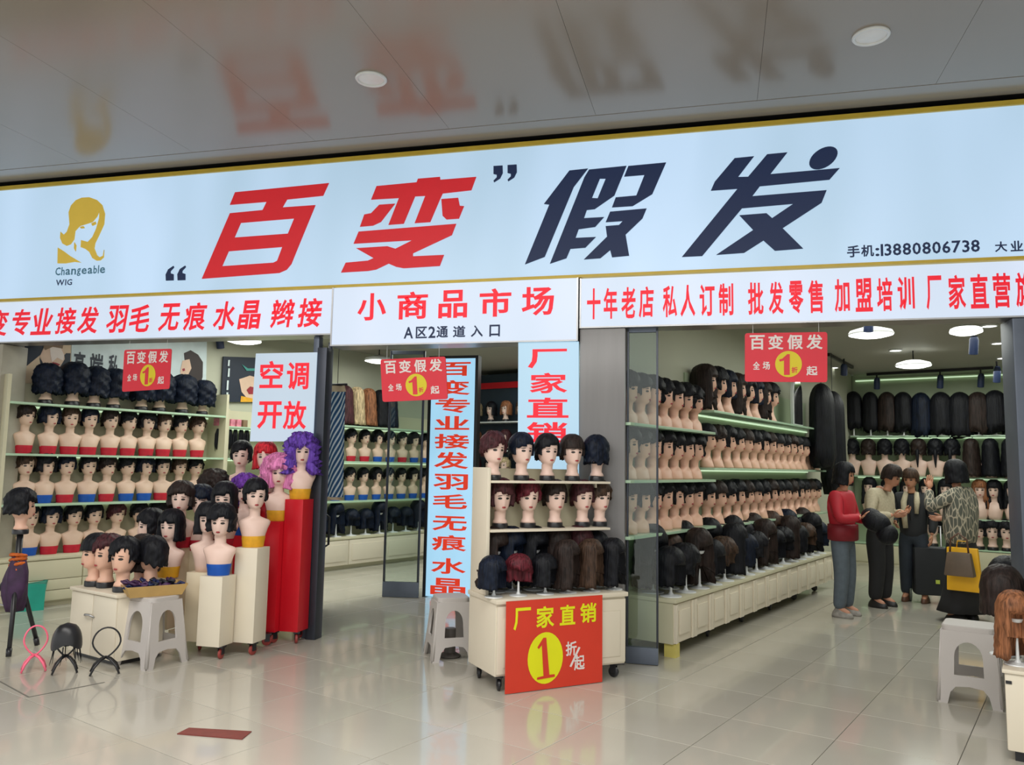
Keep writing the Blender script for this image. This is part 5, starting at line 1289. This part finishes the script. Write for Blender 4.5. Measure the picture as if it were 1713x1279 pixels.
    for s, sd in ((-1, 'l'), (1, 'r')):
        an = J['an'+sd]; b = MB(); cx, cy = an[0]+s*.005, an[1]
        vs = []; fs = []; n = 16
        for z, gr in ((0, 1.0), (.018, 1.03), (.05, .92), (.085, .6), (.10, .42)):
            for i in range(n):
                a_ = 2*pi*i/n; L_ = .15 if cos(a_) > 0 else .075; tl = .6 if z > .05 else 1.
                y = cy-.0-(L_*cos(a_)*gr*(tl if cos(a_) > 0 else 1)); vs.append((cx+.048*sin(a_)*gr, y, z))
        for q in range(4):
            for i in range(n): j = (i+1) % n; fs.append((q*n+i, q*n+j, (q+1)*n+j, (q+1)*n+i))
        fs.append(tuple(reversed(range(n)))); fs.append(tuple(4*n+i for i in range(n)))
        b.add(vs, fs).obj('shoe', shoe, t, True)
        el = Vector(J['el'+sd][:3]); wr = Vector(J['wr'+sd][:3]); d = (wr-el).normalized()
        h = mesh_obj('hand', HANDS[-s], t); h.location = wr-d*.005; h.rotation_euler = Vector((0, 0, -1)).rotation_difference(d).to_euler()
    # head
    hs = .97; hd = mesh_obj('head', ME_BODY['head_human'], t); hd.scale = (hs, hs, hs)
    hd.location = (0, .0-lean*1.15, 1.36-.245*hs-.01); hd.rotation_euler = (headtilt, 0, headyaw)
    for nm, me in (('eyes', ME_EYES), ('lips', ME_LIPS), ('hair', hair_mesh(hair, hcol, 1))): o = mesh_obj(nm, me, hd)
    return t, k
M_JR = mat('red_jacket', sr(175, 25, 42), .6, var=.1); M_JR2 = mat('dark_red_jacket', sr(120, 12, 28), .6, var=.1)
M_CRM = mat('cream_knit', sr(186, 176, 150), .8, var=.1, scale=40, bump=.3); M_JEAN = mat('grey_blue_trousers', sr(88, 98, 108), .8, var=.1, scale=20)
M_BT = mat('black_trousers', (.012, .012, .014), .8); M_DT = mat('dark_navy_trousers', (.02, .028, .04), .8, var=.2); M_BC = mat('black_coat', (.014, .016, .02), .7)
M_SNK = mat('grey_sneaker', sr(150, 145, 140), .6, var=.3, scale=25); M_BSH = mat('black_shoe', (.015, .014, .014), .4); M_TSH = mat('brown_shoe', sr(90, 60, 45), .5)
def knit():
    m = mat('patterned_grey_knit', sr(96, 98, 88), .85, var=.35, scale=16, bump=.3, stretch=(1, 1, .3)); nt = m.node_tree; b = nt.nodes['Principled BSDF']
    tc = nt.nodes['Texture Coordinate']; mp = nt.nodes.new('ShaderNodeMapping'); mp.inputs['Scale'].default_value = (16, 16, 6)
    v = nt.nodes.new('ShaderNodeTexVoronoi'); v.feature = 'DISTANCE_TO_EDGE'; v.inputs['Scale'].default_value = 1.6
    rp = nt.nodes.new('ShaderNodeValToRGB'); rp.color_ramp.elements[0].position = .02; rp.color_ramp.elements[0].color = sr(190, 180, 160)+(1,); rp.color_ramp.elements[1].position = .12; rp.color_ramp.elements[1].color = sr(92, 94, 86)+(1,)
    nt.links.new(tc.outputs['Object'], mp.inputs[0]); nt.links.new(mp.outputs[0], v.inputs[0]); nt.links.new(v.outputs['Distance'], rp.inputs[0]); nt.links.new(rp.outputs[0], b.inputs['Base Color']); return m
M_KNIT = knit()
def toward(p, deg):                          # facing: 0 = at the camera, 90 = to the picture's right
    return FACE_CAM(p)+R(deg)
P1 = pz(1413, 1030, 0); P2 = pz(1474, 1014, 0); P3 = pz(1532, 1006, 0); P4 = pz(1613, 1038, 0)
AD = lambda s, e, w: (e, w)
fold = {'l': ((-.22, -.05, 1.03), (-.08, -.24, 1.06)), 'r': ((.22, -.05, 1.03), (.08, -.24, 1.02))}
person('person in red jacket and grey trousers, facing right, holding a black bag', P1, toward(P1, 68), 1.46, fold, M_JR, M_JEAN, M_SNK, 'bob', 'black', .1, .1, 1.08, topz=.86)
person('person in cream cardigan and black trousers with short dark hair, looking down', P2, toward(P2, 62), 1.47, {'l': ((-.25, -.04, 1.03), (-.14, -.25, 1.05)), 'r': ((.25, -.02, 1.03), (.16, -.22, 1.08))}, M_CRM, M_BT, M_BSH, 'cap', 'dark_brown', .1, .35, 1.18, trouser_w=1.15, topz=.80, lean=.03)
person('person in a white collared cardigan under a black coat, facing the camera', P3, toward(P3, -12), 1.42, {'l': ((-.22, -.02, 1.02), (-.16, -.2, .96)), 'r': ((.23, .0, 1.02), (.22, -.08, .82))}, M_BC, M_DT, M_TSH, 'cap', 'brown', -.1, .12, 1.05, topz=.70)
P4t, k4 = person('person in patterned grey knit jumper and flared black trousers, facing left', P4, toward(P4, -118), 1.50, {'l': ((-.25, -.06, 1.04), (-.12, -.24, 1.02)), 'r': ((.22, -.20, 1.12), (.13, -.24, 1.34))}, M_KNIT, M_BT, M_BSH, 'bob', 'black', 0, .1, 1.28, skirt=M_BT, topz=.68)
# details of clothing as children / things held
def front_of(p, deg, dist, z, side=0.):
    a = toward(p, deg)-pi/2; f = Vector((cos(a), sin(a), 0)); s = Vector((-f.y, f.x, 0)); q = Vector((p.x, p.y, 0))+f*dist+s*side; q.z = z; return q
q = front_of(P1, 68, .30, .86)
hbm = MB().ell((0, 0, .07), (.14, .11, .10), 16, 8).ell((.13, .0, .0), (.10, .09, .10), 14, 8).ell((-.06, .02, .10), (.10, .10, .08), 14, 8); o = hbm.obj('black_bag', HC['black'], None, True); o.location = q; o.rotation_euler = (0, .35, toward(P1, 68)-pi/2); tag(o, 'soft black bag held by the person in the red jacket', 'bag')
# white collar and lanyard for person three (parts)
for o in COL.objects:
    if o.name.startswith('person') and o.get('label', '').startswith('person in a white collared'): P3t = o
def strip(pts, w, name, m, par, th=.012):
    b = MB(); b.tube(pts, w, 8); return b.obj(name, m, par, True)
strip([(-.06, -.04, 1.33), (-.075, -.12, 1.22), (-.07, -.135, 1.05), (-.06, -.13, .90)], [.03, .036, .036, .03], 'white_lapel', M_CRM, P3t)
strip([(.06, -.04, 1.33), (.075, -.12, 1.22), (.07, -.135, 1.08)], [.03, .034, .022], 'white_lapel', M_CRM, P3t)
strip([(-.02, -.09, 1.30), (-.01, -.145, 1.15), (0, -.15, 1.0)], .007, 'lanyard', M_BT, P3t)
for o in COL.objects:
    if o.get('label', '').startswith('person in red jacket'):
        b = MB(); n = 24; vs = []; fs = []
        for z, a_, c_ in ((.80, .175, .135), (.81, .197, .148), (.90, .199, .15), (.97, .196, .147), (.975, .17, .13)):
            for i in range(n): an = 2*pi*i/n; vs.append((a_*cos(an), c_*sin(an)-.003, z))
        for q_ in range(4):
            for i in range(n): j = (i+1) % n; fs.append((q_*n+i, q_*n+j, (q_+1)*n+j, (q_+1)*n+i))
        b.add(vs, fs).obj('dark_red_waist_band', M_JR2, o, True)
# trolley bag
p = pz(1558, 1008, 0)
tr_ = thing('shopping_trolley', 'dark wheeled shopping trolley bag standing between the two right-hand people', 'trolley', (p.x, p.y, 0), toward(p, 10))
MB().box(-.17, .17, -.11, .11, .09, .60).obj('bag', M_BC, tr_, bevel=.03)
for s in (-1, 1):
    MB().lathe([(.06, -.014), (.078, -.01), (.078, .01), (.06, .014)], 24, Matrix.Translation((s*.20, .05, .078)) @ Matrix.Rotation(pi/2, 4, 'Y')).obj('wheel', mat('tyre_grey', sr(88, 95, 85), .6), tr_, smooth='auto')
MB().tube([(-.14, .13, .10), (-.14, .13, .82), (.14, .13, .82), (.14, .13, .10)], .010, 8).obj('handle', M_METAL, tr_, True)
bxo('reflector', mat('yellow_green_patch', sr(200, 215, 90), .4), (.03, .07, -.118, -.1105, .22, .26), tr_)
# handbag and yellow bag
p = py(1607, 965, P4.y-.30)
HBS = .98
hbg = thing('handbag', 'brown leather handbag hanging from the arm of the person in the knit jumper', 'bag', (p.x-.02, p.y-.06, .46), toward(P4, -15))
hbg.scale = (HBS, HBS, HBS)
MB().add([(-.13, -.05, 0), (.13, -.05, 0), (.13, .05, 0), (-.13, .05, 0), (-.10, -.035, .22), (.10, -.035, .22), (.10, .035, .22), (-.10, .035, .22)], [(3, 2, 1, 0), (4, 5, 6, 7), (0, 1, 5, 4), (1, 2, 6, 5), (2, 3, 7, 6), (3, 0, 4, 7)]).obj('bag_body', mat('brown_leather', sr(96, 80, 66), .5, var=.15), hbg, bevel=.015)
MB().tube([(-.08, 0, .21), (-.07, 0, .34), (0, 0, .40), (.07, 0, .34), (.08, 0, .21)], .009, 8).obj('handle', M_TSH, hbg, True)
ybg = thing('shopping_bag', 'bright yellow bag behind the brown handbag', 'bag', (p.x+.05, p.y+.06, .31), toward(P4, -15))
MB().add([(-.15, -.03, 0), (.15, -.03, 0), (.15, .03, 0), (-.15, .03, 0), (-.14, -.025, .40), (.12, -.025, .40), (.12, .025, .40), (-.14, .025, .40)], [(3, 2, 1, 0), (4, 5, 6, 7), (0, 1, 5, 4), (1, 2, 6, 5), (2, 3, 7, 6), (3, 0, 4, 7)]).obj('bag_body', mat('yellow_bag', sr(240, 180, 20), .5, var=.05), ybg, bevel=.008)
MB().tube([(-.06, 0, .395), (-.05, 0, .46), (.03, 0, .46), (.04, 0, .395)], .005, 6).obj('handle', mat('yellow_bag', (1, 1, 1)), ybg, True)
